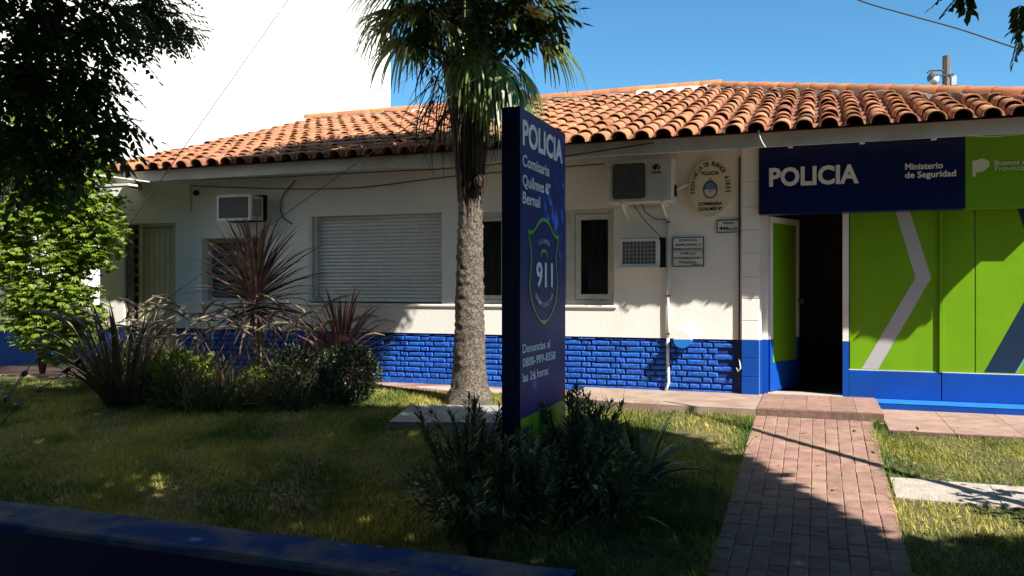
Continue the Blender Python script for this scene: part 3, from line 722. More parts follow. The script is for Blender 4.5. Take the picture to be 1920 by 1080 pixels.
def plaque(x0, x1, z0, z1, label, lines):
    e = empty('address_plaque' if len(lines) < 4 else 'dedication_plaque', ((x0+x1)/2, 0, (z0+z1)/2), label, 'plaque')
    MB().bbox(x0, x1, -.016, -.001, z0, z1, .003).build('plate', M_plaque, e)
    frame_rect(MB(), x0-.004, x1+.004, z0-.004, z1+.004, -.02, -.004, .009).build('border', M_ink, e)
    pf = lambda x, z, d: (x, -.0168-d*.4, z)
    for body, cx, zb, ww, hh, bo in lines: words(body, pf, cx, zb, ww, hh, bo, M_ink, e, 'C')
    return e
plaque(-1.125, -.865, 1.91, 2.053, 'small white street number plaque reading PARANA 446 below the oval plaque', [('PARANA', -.99, 2.008, .13, .022, .02), ('446', -1.045, 1.935, .115, .045, .03), ('e.230', -.935, 1.935, .095, .032, .02)])
DP = plaque(-1.652, -1.284, 1.508, 1.857, 'square white dedication plaque of black capitals beside the lattice-front air conditioner', [(t, -1.468, 1.81-i*.0535, ww, .026, .015) for i, (t, ww) in enumerate((('EDIFICIO', .21), ('AMPLIADO y', .30), ('REMODELADO', .335), ('POR LA', .18), ('COOPERADORA', .335), ('POLICIAL', .21)))])
MB().box(-1.652, -1.284, -.0175, -.0162, 1.6845, 1.6875).build('tile_joint', M_ink, DP)
lettering(MB(), 'BERNAL', lambda x, z, d: (x, -.0168-d*.4, z), -1.36, 1.523, .11, .012, .0, align='C').build('lettering', M_ink, DP)

# outdoor unit
AC = empty('outdoor_ac_unit', (-1.98, 0, 2.26), 'large outdoor air conditioner unit with round-cornered grille on brackets under the eave', 'air conditioner')
MB().bbox(-2.36, -1.60, -.38, -.09, 2.265, 2.775, .012).build('casing', M_acw, AC)
def rrect(x0, x1, z0, z1, r, k=5):
    p = []
    for cx, cz, a in ((x1-r, z1-r, 0), (x0+r, z1-r, 90), (x0+r, z0+r, 180), (x1-r, z0+r, 270)):
        p += [(cx+r*math.cos(R(a+90*i/k)), cz+r*math.sin(R(a+90*i/k))) for i in range(k+1)]
    return p
MB().prism(rrect(-2.315, -1.915, 2.31, 2.735, .04)[::-1], WALLFN, -.379, -.386).build('grille_plate', M_acg, AC)
fan = MB()
for i in range(5):
    a = R(72*i); fan.prism([(-2.115+r*math.cos(a+b), 2.52+r*math.sin(a+b)) for r, b in ((.04, 0), (.17, .1), (.17, .75), (.04, .5))][::-1], WALLFN, -.3865, -.388)
fan.prism(ellipse(-2.115, 2.52, .05, .05, 14)[::-1], WALLFN, -.3865, -.390); fan.build('fan', M_acg, AC)
gw = MB()
for i in range(17): x = -2.302+.0235*i; gw.box(x, x+.004, -.3945, -.3905, 2.318, 2.728)
gw.build('grille_wires', M_acg, AC, kind='stuff')
for i in range(9): MB().box(-2.31, -1.92, -.3985, -.395, 2.33+i*.046, 2.334+i*.046).build('grille_bar', M_acg, AC)
MB().prism(rrect(-1.895, -1.655, 2.30, 2.745, .015)[::-1], WALLFN, -.379, -.384).build('service_panel', M_acp, AC)
lettering(MB(), 'GREE', lambda x, z, d: (x, -.3845-d*.4, z), -1.79, 2.60, .125, .026, .03, align='C').build('lettering', M_ink, AC)
MB().prism([(-1.785+.047*math.cos(R(a)), 2.675+.036*math.sin(R(a))) for a in range(230, 19, -10)]+[(-1.765, 2.69), (-1.79, 2.64)], WALLFN, -.3845, -.386).build('logo_arc', M_ink, AC)
MB().prism([(-1.775, 2.642), (-1.755, 2.685), (-1.735, 2.685), (-1.738, 2.665), (-1.752, 2.645)], WALLFN, -.3845, -.386).build('logo_flag', M_red, AC)
for x in (-2.2, -1.72): MB().box(x-.016, x+.016, -.40, 0, 2.238, 2.262).prism([(-.36, 2.24), (-.33, 2.24), (0, 2.10), (0, 2.07)], lambda y, z, d: (d, y, z), x-.012, x+.012).build('bracket', M_trim, AC)
MB().tube([(-1.598, -.2, 2.44), (-1.56, -.2, 2.42), (-1.54, -.12, 2.46), (-1.47, -.03, 2.50), (-1.38, -.03, 2.53)], .024, 8).build('insulated_pipe', M_soffit, AC, smooth=True)
MB().box(-1.599, -1.575, -.24, -.16, 2.34, 2.47).build('valve_cover', M_black, AC)
MB().tube([(-2.0, -.2, 2.264), (-1.97, -.12, 2.17), (-1.86, -.05, 2.09), (-1.72, -.03, 2.08)], .007, 6).build('drain_hose', M_wire, AC, smooth=True)
MB().tube([(-2.1, -.2, 2.264), (-2.02, -.1, 2.12), (-1.9, -.06, 1.98), (-1.78, -.05, 1.86)], .006, 6).build('power_cable', M_wire, AC, smooth=True)

def window_ac(x0, x1, z0, z1, yf, label, grid):
    e = empty('window_ac_unit', ((x0+x1)/2, 0, z0), label, 'air conditioner')
    MB().bbox(x0, x1, yf+.02, .0, z0+.01, z1-.012, .004).build('casing', M_acw, e)
    frame_rect(MB(), x0-.012, x1+.008, z0-.004, z1+.004, yf-.008, yf+.026, .035).build('front_frame', M_alum, e)
    MB().box(x0+.024, x1-.028, yf+.004, yf+.019, z0+.032, z1-.032).build('coil', M_acg, e)
    if grid:
        for i in range(1, 9): x = x0+.02+(x1-x0-.05)*i/9; MB().box(x-.0025, x+.0025, yf-.003, yf+.002, z0+.03, z1-.03).build('grille_bar', M_acp, e)
        for i in range(1, 6): z = z0+.02+(z1-z0-.05)*i/6; MB().box(x0+.02, x1-.025, yf-.005, yf-.0035, z-.0025, z+.0025).build('grille_bar', M_acp, e)
        MB().box(x0-.05, x1+.01, yf-.03, yf+.05, z0-.018, z0-.005).build('drip_tray', M_alum, e)
    else:
        for i in range(1, 11): z = z0+.03+(z1-z0-.06)*i/11; MB().quad((x0+.024, yf+.003, z), (x1-.028, yf+.003, z), (x1-.028, yf-.002, z+.006), (x0+.024, yf-.002, z+.006)).build('louvre', M_acg, e)
    for i in range(7): y = yf+.06+i*.028; MB().box(x1-.001, x1+.003, y, y+.012, z0+.05, z1-.05).build('side_vent', M_acg if not grid else M_acw, e)
    MB().box(x0-.03, x1+.07, -.004, -.001, z0-.01, z1+.02).build('dark_gap_plate', M_dark, e)  # thin dark plate, its colour stands in for the shaded gap in the wall
    return e
window_ac(-8.20, -7.63, 2.225, 2.59, -.30, 'window air conditioner with plain dark front beneath the left part of the eave', False)
window_ac(-2.27, -1.81, 1.51, 1.845, -.15, 'window air conditioner with square wire lattice front next to the casement window', True)

CA = empty('security_camera', (-8.81, 0, 2.68), 'small black dome camera on the wall left of the air conditioner', 'camera')
MB().tube([(-8.81, 0, 2.685), (-8.81, -.03, 2.685)], .05, 14).build('base', M_trim, CA)
MB().tube([(-8.81, -.03, 2.685), (-8.81, -.06, 2.68), (-8.81, -.08, 2.675), (-8.81, -.09, 2.673)], [.045, .042, .028, .008], 14).build('dome', M_black, CA, smooth=True)
PS = empty('pipe_stub', (-1.51, 0, .63), 'short round pipe stub painted half white half blue jutting from the wall', 'pipe')
for up in (0, 1):
    m = MB(); a0 = 0 if up else 180
    m.prism([(-1.515+.105*math.cos(R(a)), BT+.105*math.sin(R(a))) for a in range(a0, a0+181, 15)], WALLFN, .03, -.18)
    m.build('upper_half' if up else 'lower_half', M_white if up else M_lblue, PS)
DPp = empty('drain_pipe', (-1.71, 0, 0), 'thin pale drain pipe running down the wall past the dedication plaque', 'pipe')
MB().tube([(-1.71, -.028, 2.12), (-1.71, -.03, 1.0), (-1.71, -.028, .64)], .017, 8).build('upper_run', M_trim, DPp, smooth=True)
MB().tube([(-1.71, -.028, .639), (-1.712, -.03, .4), (-1.70, -.03, .1), (-1.735, -.06, -.02)], .018, 8).build('lower_run', M_trim, DPp, smooth=True)
for z in (.69, 1.15, 2.05): MB().box(-1.732, -1.688, -.05, -.001, z-.009, z+.009).build('clip', M_steel, DPp)
CO = empty('cable_conduit', (-.86, 0, 0), 'thin dark cable dropping down the corner beside the white pilaster', 'cable')
MB().tube([(-.868, -.02, 2.80), (-.868, -.02, 1.2), (-.872, -.02, .5), (-.868, -.02, .12)], .009, 6).build('cable', M_wire, CO, smooth=True)
MB().tube([(-.868, -.03, .40), (-.85, -.06, .30), (-.88, -.07, .26), (-.90, -.04, .30)], .008, 6).build('loose_end', M_wirew, CO, smooth=True)
def cable(name, pts, r, m, label, cat='cable', sub=6):
    P = [Vector(p) for p in pts]; out = []
    for i in range(len(P)-1):
        p0, p1, p2, p3 = P[max(i-1, 0)], P[i], P[i+1], P[min(i+2, len(P)-1)]
        for k in range(sub):
            t = k/sub; out.append(.5*((2*p1)+(p2-p0)*t+(2*p0-5*p1+4*p2-p3)*t*t+(3*p1-p0-3*p2+p3)*t**3))
    out.append(P[-1])
    return MB().tube(out, r, 6).build(name, m, None, smooth=True, label=label, cat=cat)
cable('wall_cable', [(-8.6, -.75, 2.78), (-6.9, -.752, 2.745), (-5.2, -.752, 2.74), (-4.3, -.752, 2.735), (-3.0, -.752, 2.79), (-1.75, -.752, 2.90)], .008, M_wire, 'black cable slung along the lower edge of the fascia board')
cable('wall_cable', [(-8.95, -.02, 2.80), (-8.2, -.022, 2.745), (-7.2, -.022, 2.68), (-6.0, -.022, 2.65), (-4.6, -.022, 2.74), (-3.0, -.022, 2.79), (-2.5, -.022, 2.80)], .007, M_wire, 'thin black cable sagging across the white wall above the shutter')
cable('wall_cable', [(-7.05, -.03, 2.80), (-7.25, -.02, 2.62), (-7.32, -.02, 2.45), (-7.28, -.02, 2.28), (-7.12, -.02, 2.17)], .008, M_wire, 'short black cable end hanging left of the shutter window')
cable('wall_cable', [(-.60, -.80, 2.96), (-.585, -.80, 2.88), (-.56, -.79, 2.82), (-.53, -.78, 2.77)], .009, M_wirew, 'short white cable end dangling from the eave over the shop sign')
cable('wall_cable', [(1.35, -.66, 2.82), (1.6, -.66, 2.775), (1.85, -.66, 2.78), (2.1, -.66, 2.80)], .005, M_wirew, 'thin pale cord drooping over the green end of the shop sign')
MB().box(-8.955, -8.93, -.02, -.001, 2.42, 2.80).build('cable_trunking', M_soffit, None, label='short vertical cable cover above the left wall camera', cat='trunking')
cable('street_cable', [(-.2, 4.64, 6.5), (.652, 4.953, 6.092), (1.41, 5.231, 5.85), (2.253, 5.54, 5.60), (3.264, 5.911, 5.24), (6, 6.9, 4.3)], .013, M_wire, 'black street cable crossing the blue sky above the roof')
cable('street_cable', [(-13.0, -3.2, 2.95), (-9.483, -1.963, 2.776), (-8.6, -1.2, 2.70)], .012, M_wirew, 'pale service cable running from the left tree to the eave')
cable('street_cable', [(-12.79, 3.0, 5.6), (-11.5, 4.2, 4.85), (-9.6, 5.3, 4.9)], .008, M_soffit, 'faint thin cable strung against the tall white neighbouring wall')

# guy wires with turnbuckles
def guy(a, b, t0, t1, label, clamps):
    a, b, t0, t1 = Vector(a), Vector(b), Vector(t0), Vector(t1); d = (b-a).normalized()
    e = empty('guy_wire', a, label, 'guy wire')
    MB().tube([a, t0], .006, 6).build('lower_wire', M_steel, e); MB().tube([t1, b], .0042, 6).build('upper_wire', M_steel, e)
    s_ = d.cross(Vector((.3, .9, .2))).normalized()*.016
    m = MB().tube([t0+s_, t1+s_], .005, 6).tube([t0-s_, t1-s_], .005, 6)
    for p in (t0, t1): m.tube([p-d*.03, p-d*.012, p+d*.012, p+d*.03], [.012, .026, .026, .012], 8)
    m.build('turnbuckle', M_steel, e)
    for p in clamps: p = Vector(p); MB().tube([p-d*.03, p+d*.03], .02, 7).tube([p, p+Vector((.01, 0, -.06))], .008, 6).build('clamp', M_black, e)
guy((-6.9, -5.063, -.41), (-5.051, -2.467, 4.852), (-6.68, -4.876, .273), (-6.575, -4.784, .492), 'steeper of two guy wires with turnbuckles at lower left', [])
guy((-6.9, -5.063, -.30), (-2.455, -2.366, 3.853), (-6.56, -4.885, .21), (-6.386, -4.789, .359), 'flatter guy wire with turnbuckle rising across the palm crown', [(-6.184, -4.693, .525), (-6.1, -4.65, .60)])

# ------------------------------------------------------------------ neighbour and far pole
NB = empty('neighbour_building', (-17, 3, 0), 'tall white neighbouring building side wall with blue painted base', 'building')
MB().box(-24, -12.8, -6.5, 13.4, .535, 12).build('wall', M_party, NB)
MB().box(-24, -12.795, -6.5, 13.4, -.3, .534).build('blue_base', M_blue, NB)
PO = empty('utility_pole', (3.79, 18.9, -.1), 'weathered wooden pole with street lamp showing above the right ridge', 'utility pole')
MB().tube([(3.79, 18.9, -.1), (3.79, 18.9, 8.5)], [.17, .115], 8).build('post', M_pole, PO)
MB().tube([(3.79, 18.85, 8.0), (3.6, 18.8, 8.05), (3.3, 18.7, 8.04), (3.22, 18.68, 7.96)], .03, 6).build('lamp_arm', M_steel, PO)
MB().tube([(3.36, 18.7, 7.98), (3.36, 18.7, 7.86), (3.40, 18.7, 7.80)], [.05, .16, .19], 12).build('lamp_shade', M_steel, PO)
MB().tube([(3.40, 18.7, 7.80), (3.42, 18.7, 7.68), (3.43, 18.7, 7.58)], [.16, .14, .05], 12).build('lamp_bowl', M_lamp, PO, smooth=True)
MB().box(3.92, 4.06, 18.8, 18.95, 7.55, 7.85).build('meter_box', M_lamp, PO); MB().box(3.6, 3.98, 18.78, 18.84, 7.86, 7.91).build('crossarm', M_steel, PO)
MB().tube([(3.5, 18.75, 7.9), (3.45, 18.72, 7.5), (3.5, 18.7, 7.2)], .012, 5).tube([(4.0, 18.9, 7.6), (5.0, 19.4, 7.3)], .012, 5).build('wire', M_wire, PO)

# ------------------------------------------------------------------ low boundary wall
LW = empty('boundary_wall', (-6, -7.27, gz(-7.2)), 'low dark blue boundary wall with worn pale top in the foreground', 'wall')
MB().box(-14, -.74, -7.40, -7.14, gz(-8)-.1, .135).build('body', M_navy, LW)
cp = MB(); xs2 = [-14+i*.18 for i in range(74)]
for x in xs2: cp.v += [(x, -7.425+rv(-.003, .003), .136), (x, -7.425+rv(-.003, .003), .160+rv(-.003, .003)), (x, -7.41, .168+rv(-.003, .003)), (x, -7.13+rv(-.004, .004), .168+rv(-.003, .003)), (x, -7.12, .136)]
for i in range(len(xs2)-1):
    for q in range(4): b_ = i*5+q; cp.f.append((b_, b_+5, b_+6, b_+1))
cp.build('coping', M_kerbtop, LW)

# ------------------------------------------------------------------ palm
PX, PY = -3.81, -1.265
PT = empty('palm_tree', (PX, PY, -.15), 'fan palm with grey trunk and hanging fronds in front of the station', 'palm tree')
prof = [(-.2, .30), (-.1, .285), (.0, .255), (.12, .215), (.3, .19), (.6, .178), (1.0, .165), (1.5, .152), (2.0, .142), (2.5, .138), (3.0, .15), (3.4, .19), (3.8, .22), (4.6, .24), (5.0, .2)]
tr = MB(); seg = 40; zs = np.arange(-.2, 5.0, .022)
for z in zs:
    r = np.interp(z, [p[0] for p in prof], [p[1] for p in prof])
    for j in range(seg):
        t = 2*math.pi*j/seg
        d = noise.noise(Vector((math.cos(t)*r*22, math.sin(t)*r*22, z*20)))*.022+noise.noise(Vector((math.cos(t)*3, math.sin(t)*3, z*4)))*.01
        if z < .15: d += max(0, .15-z)*.12*noise.noise(Vector((t*2, 3, z*5)))
        rr = r+d; tr.v.append((PX+.02*(z/4)+rr*math.cos(t), PY+rr*math.sin(t), z))
for i in range(len(zs)-1):
    for j in range(seg): j2 = (j+1) % seg; tr.f.append((i*seg+j, i*seg+j2, (i+1)*seg+j2, (i+1)*seg+j))
tr.build('trunk', M_bark, PT, smooth=True)
fb = MB()
for i in range(620):           # dark fibre sheath below the crown
    a = rv(0, 6.283); z0 = rv(2.75, 4.2); zl = 2.2+.5*noise.noise(Vector((math.cos(a)*2.5, math.sin(a)*2.5, 4)))+rv(-.12, .25); r0 = .148+max(0, z0-3.0)*.17+rv(-.006, .012)
    if z0-zl < .1: continue
    fb.blade((PX+.012+r0*math.cos(a), PY+r0*math.sin(a), z0), a+math.pi, R(-90)+.10*max(0, z0-2.9), min(.95, z0-zl), rv(.012, .03), .0, 3, twist=0)
fb.build('fibre_sheath', M_fibre, PT)
dd = MB()
for i in range(170):           # dead strips hanging off the skirt, mostly on the left
    a = rv(1.6, 5.2) if i % 4 else rv(0, 6.283); z0 = rv(3.3, 4.5); r0 = rv(.22, .55)
    dd.blade((PX+r0*math.cos(a), PY+r0*math.sin(a), z0), a, rv(-1.4, -.4), rv(.4, .95), rv(.01, .025), rv(.6, 1.8), 6, twist=rv(-1, 1))
dd.build('dead_strips', M_fibre, PT)
def frond(mb, C, az, el, pet, L, nseg, drp, spread=1.25):
    d = Vector((math.cos(az)*math.cos(el), math.sin(az)*math.cos(el), math.sin(el)))
    hub = C+d*pet-Vector((0, 0, .12*pet*pet))
    side = Vector((-math.sin(az), math.cos(az), 0)); 
    mb.tube([C, C.lerp(hub, .5)+Vector((0, 0, .05)), hub], [.016, .012, .008], 4, False)
    for i in range(nseg):
        f = -1+2*i/(nseg-1); a = f*spread+rv(-.03, .03)
        dd_ = (d*math.cos(a)+side*math.sin(a)).normalized(); p = hub.copy(); n = len(mb.v); K = 6; LL = L*(1-.25*abs(f))*rv(.85, 1.1); wv = rv(.04, .066)
        for k in range(K+1):
            t = k/K; sv = dd_.cross(Vector((0, 0, 1))); sv = sv.normalized() if sv.length > .05 else side
            sv = (sv*.75+d.cross(sv)*.4*f).normalized()
            ww = wv*(1-.85*t**1.6)
            mb.v += [tuple(p-sv*ww/2), tuple(p+sv*ww/2)]
            p = p+dd_*(LL/K); dd_ = (dd_+Vector((0, 0, -drp*(.25+t)))).normalized()
        for k in range(K): b = n+2*k; mb.f.append((b, b+1, b+3, b+2))
C = Vector((PX+.04, PY, 5.05))
for i in range(60):
    az = i*2.39996+rv(-.2, .2); q = i/59
    el = R(74-88*q)+rv(-.12, .12)
    mb = MB(); frond(mb, C+Vector((0, 0, .5*(1-q)-.25*q)), az, el, rv(.6, .95)*(1 if q < .75 else .85), rv(.85, 1.1), 20, .16+.5*q)
    mb.build('frond', M_palm, PT)
for a_, e_, pt_, dz_ in ((-.9, -.95, .55, -.62), (-.3, -1.0, .5, -.7), (-.6, -.7, .7, -.6), (-1.25, -.8, .5, -.65), (.2, -.7, .7, -.55), (-.05, -.85, .65, -.6), (-1.1, -.75, .62, -.5), (-.75, -.8, .6, -.75), (-.45, -.85, .6, -.5), (.4, -.9, .6, -.6), (-.2, -.75, .72, -.72), (-.5, -1.1, .45, -.8), (.1, -1.0, .55, -.75), (2.7, -.1, .8, -.3), (-2.8, .0, .9, -.3), (3.0, -.2, .9, -.3), (-2.5, -.2, .9, -.3), (-1.6, -.3, .8, -.4), (.5, -.3, .85, -.35), (-.9, -.2, .8, -.35)):
    mb = MB(); frond(mb, C+Vector((0, 0, dz_-.2)), a_, e_, pt_, rv(.72, .95), 20, .75); mb.build('frond', M_palm, PT)
st = MB(); st.tube([(PX+.13, PY-.1, 2.42), (PX+.17, PY-.13, 2.45), (PX+.22, PY-.16, 2.47), (PX+.25, PY-.18, 2.47)], [.03, .07, .075, .02], 9); st.build('flower_stub', M_fibre, PT)

# ------------------------------------------------------------------ garden plants
def cordyline(base, zc0, zc1, n, L, label, m, stem=True, dry=14):
    e = empty('cordyline', base, label, 'cordyline')
    bx, by, bz_ = base; mb = MB()
    for i in range(n):
        q = i/n; z = zc0+(zc1-zc0)*q; az = i*2.39996+rv(-.25, .25); el = R(-26+112*q**.85)+rv(-.14, .14)
        mb.blade((bx+.04*math.cos(az), by+.04*math.sin(az), z), az, el, rv(L[0], L[1])*(.85+.15*math.sin(q*3.1)), rv(.028, .046), rv(.15, 1.0), 6, twist=rv(-.5, .5))
    mb.build('leaves', m, e)
    if dry:
        md = MB()
        for i in range(dry): md.blade((bx, by, zc0-.02), rv(0, 6.28), rv(-1.2, .3), rv(.45, .8), rv(.03, .045), rv(.8, 2.0), 6, twist=rv(-.5, .5))
        md.build('dry_leaves', M_dry, e)
    if stem:
        MB().tube([(bx+.05, by, bz_-.05), (bx+.04, by, bz_+.2), (bx+.06, by, bz_+.45), (bx, by, zc0), (bx, by, zc1)], [.05, .036, .033, .035, .03], 8).build('stem', M_stemw, e, smooth=True)
    return e
cordyline((-6.94, -1.08, -.12), .92, 1.36, 230, (.8, 1.16), 'large bronze cordyline with spiky head on a pale bare stem', M_cord)
cordyline((-5.8, -.83, -.1), .18, .52, 90, (.7, 1.05), 'small reddish cordyline behind the clipped round bush', M_cordr, False, 5)
def clump(name, base, n, L, W, els, drp, m, label, cat, rad=.1, seg=5, plumes=0, parts='blades'):
    e = empty(name, base, label, cat); bx, by, bz_ = base; mb = MB()
    for i in range(n):
        a = rv(0, 6.283); r = rad*math.sqrt(rng.random()); az = a+rv(-.6, .6)
        mb.blade((bx+r*math.cos(a), by+r*math.sin(a), bz_-.02), az, rv(*els), rv(*L), rv(*W), rv(*drp), seg, twist=rv(-.6, .6))
    mb.build(parts, m, e)
    if plumes:
        pm_ = MB()
        for i in range(plumes):
            az = rv(0, 6.283); el = rv(1.0, 1.4); p = Vector((bx+rv(-rad, rad), by+rv(-rad, rad), bz_)); pts = [p.copy()]; e_ = el; LL = rv(1.1, 1.7)
            for k in range(10):
                p = p+Vector((math.cos(az)*math.cos(e_), math.sin(az)*math.cos(e_), math.sin(e_)))*LL/10; e_ -= (.02 if k < 5 else .28)*rv(.6, 1.3); pts.append(p.copy())
            pm_.tube(pts[:8], .0035, 4, False); pm_.tube(pts[7:], [.006, .017, .016, .006], 6)
        pm_.build('plumes', M_plume, e)
    return e
clump('bronze_flax', (-8.0, -2.2, -.2), 64, (.8, 1.55), (.03, .065), (.85, 1.54), (.1, 1.3), M_phor, 'big dark bronze flax clump with upright blades at the left of the bed', 'flax', .22, 6)
clump('fountain_grass', (-8.35, -1.95, -.18), 130, (.7, 1.2), (.008, .014), (.8, 1.5), (.6, 1.8), M_weed, 'fountain grass with arching pale plumes behind the dark flax', 'grass clump', .25, 6, 26)
clump('fountain_grass', (-7.7, -1.35, -.14), 160, (.6, 1.15), (.008, .014), (.7, 1.5), (.5, 1.7), M_weed, 'brown fountain grass between flax and large cordyline', 'grass clump', .35, 6, 14)
clump('fountain_grass', (-6.25, -1.05, -.12), 170, (.5, 1.0), (.007, .013), (.8, 1.5), (.5, 1.6), M_weed, 'brown wispy grass between the two cordylines', 'grass clump', .3, 6, 12)
for b, lab in (((-7.25, -2.25, -.2), 'dark strap-leaved clump nearest the bronze flax'), ((-6.55, -2.2, -.2), 'dark strap-leaved clump in front of the cordyline stem'), ((-5.75, -2.0, -.19), 'grey-green strap-leaved clump beside the clipped round bush')):
    clump('lily_turf', b, 150, (.35, .68), (.010, .018), (.5, 1.5), (.5, 1.7), M_strap, lab, 'lily turf', .13, 5)
clump('fountain_grass', (-8.9, -1.5, -.15), 150, (.6, 1.1), (.008, .013), (.7, 1.5), (.5, 1.7), M_weed, 'fountain grass in front of the beige side door', 'grass clump', .3, 6, 16)
clump('fountain_grass', (-7.3, -1.9, -.18), 150, (.4, .8), (.008, .013), (.7, 1.5), (.5, 1.6), M_weed, 'low tawny grass in the middle of the planted bed', 'grass clump', .3, 6, 0)
clump('fountain_grass', (-6.6, -.75, -.1), 150, (.6, 1.1), (.007, .012), (.9, 1.5), (.4, 1.3), M_weed, 'tall thin weeds along the brick base behind the cordylines', 'weeds', .4, 6, 6)
for b_, hh_, lab in (((-7.0, -1.45, -.14), (.45, .9), 'tangled tawny grass just left of the large cordyline stem'), ((-6.2, -1.75, -.16), (.35, .7), 'tangled tawny grass in front of the dark leafy shrub'), ((-7.95, -1.65, -.16), (.6, 1.05), 'tangled tawny grass directly behind the bronze flax'), ((-5.95, -1.0, -.12), (.5, .95), 'tangled tawny grass around the small reddish cordyline'), ((-6.95, -2.15, -.18), (.3, .6), 'short tawny grass at the front edge of the planted bed')):
    clump('fountain_grass', b_, 170, hh_, (.007, .016), (.6, 1.5), (.4, 1.9), M_weed, lab, 'grass clump', .3, 6, 5)
def bush(name, base, rx, rz, n, LW, m, label, cat, stems=6, trunk_m=None, shell=.55):
    e = empty(name, base, label, cat); b = Vector(base); mb = MB()
    for i in range(n):
        d = rdir(); 
        r = shell+(1-shell)*rng.random()**.6
        bump_ = 1+(.2 if 'clipped' in name else .55)*noise.noise(d*2.3+b)+.15*noise.noise(d*6+b)
        p = b+Vector((d.x*rx*r*bump_, d.y*rx*r*bump_, rz+(d.z*rz*r*bump_)))
        if p.z < base[2]+.01: continue
        f = (d+rdir()*.9).normalized(); s_ = f.cross(rdir()).normalized(); mb.leaf(p, f, s_, rv(*LW[0]), rv(*LW[1]))
    mb.build('foliage', m, e)
    sb = MB()
    for i in range(stems):
        a = rv(0, 6.28); sb.tube([b+Vector((.03*math.cos(a), .03*math.sin(a), -.02)), b+Vector((rx*.3*math.cos(a), rx*.3*math.sin(a), rz*.8)), b+Vector((rx*.55*math.cos(a), rx*.55*math.sin(a), rz*1.4))], [.012, .008, .004], 5, False)
    sb.build('stems', trunk_m or M_wood, e)
    return e
bush('clipped_bush', (-5.28, -1.5, -.16), .36, .37, 3600, ((.03, .055), (.02, .032)), M_box, 'clipped round bush of dark glossy leaves at the right end of the bed', 'bush')
bush('leafy_shrub', (-7.5, -1.8, -.17), .42, .30, 1500, ((.04, .08), (.02, .04)), M_vine, 'bright green low shrub between flax and cordyline stem', 'shrub')
bush('leafy_shrub', (-6.45, -1.6, -.15), .28, .2, 900, ((.03, .06), (.02, .03)), M_vine, 'small green shrub at the foot of the large cordyline stem', 'shrub')
bush('leafy_shrub', (-5.95, -1.45, -.15), .42, .36, 1900, ((.03, .06), (.018, .03)), M_box, 'dark leafy shrub tucked left of the clipped round bush', 'shrub')
bush('leafy_shrub', (-8.6, -1.5, -.15), .4, .32, 900, ((.04, .08), (.02, .04)), M_olea, 'loose dark shrub behind the bronze flax by the side door', 'shrub')
def oleander(base, h_, n, label):
    e = empty('narrow_leaf_shrub', base, label, 'shrub'); b = Vector(base); mb = MB(); sb = MB()
    for i in range(n):
        a = rv(0, 6.283); lean = rv(.05, .75); hh = h_*rv(.6, 1.08); d = Vector((math.cos(a)*lean, math.sin(a)*lean, 1)).normalized()
        pts = [b+Vector((.05*math.cos(a), .05*math.sin(a), -.03)), b+d*hh*.5, b+d*hh+Vector((0, 0, .03))]; sb.tube(pts, [.008, .006, .003], 4, False)
        k = int(hh/.022)
        for j in range(k):
            t = .06+.94*j/k; p = b+d*hh*t
            for _ in range(3):
                o = rdir(); f = (d*rv(.3, 1.1)+Vector((o.x, o.y, o.z*.3))).normalized(); s_ = f.cross(d).normalized() if f.cross(d).length > .05 else rdir()
                mb.leaf(p, f, s_, rv(.06, .12), rv(.012, .02))
    mb.build('foliage', M_olea, e); sb.build('stems', M_wood, e)
for b, h_, n, lab in (((-2.3, -4.85, -.40), .88, 27, 'narrow-leaved shrub left of the totem at its street end'), ((-1.80, -4.95, -.40), .66, 24, 'narrow-leaved shrub in front of the totem street end'), ((-1.68, -4.3, -.35), .84, 28, 'narrow-leaved shrub against the printed face of the totem'), ((-2.45, -4.3, -.35), .72, 20, 'narrow-leaved shrub behind the totem on the palm side'), ((-1.75, -3.7, -.31), .72, 24, 'thin narrow-leaved shrub at the far end of the totem'), ((-2.0, -5.35, -.43), .5, 24, 'low narrow-leaved shrub nearest the street under the totem edge')):
    oleander(b, h_, n, lab)
bush('low_shrub', (-2.1, -4.95, -.41), .46, .25, 2300, ((.05, .1), (.012, .022)), M_olea, 'low dark undergrowth filling the foot of the totem', 'shrub')
bush('low_shrub', (-1.6, -4.35, -.37), .45, .25, 1800, ((.05, .1), (.012, .022)), M_olea, 'low dark undergrowth below the printed face of the totem', 'shrub')
clump('agapanthus', (-1.35, -3.5, -.29), 34, (.4, .68), (.045, .07), (.35, 1.45), (.4, 1.5), M_strap, 'broad strap-leaved agapanthus right of the totem on the lawn', 'agapanthus', .08, 6, parts='leaves')
clump('agapanthus', (-1.35, -4.4, -.36), 40, (.35, .65), (.022, .04), (.3, 1.3), (.8, 2.0), M_strap, 'drooping strap-leaved plant in front of the totem shrubs', 'agapanthus', .1, 6, parts='leaves')
clump('bare_weed', (-1.5, -3.75, -.32), 10, (.6, .95), (.006, .01), (1.1, 1.5), (.2, .9), M_weed, 'thin leaning weed stalks beside the far end of the totem', 'weed', .1, 6)

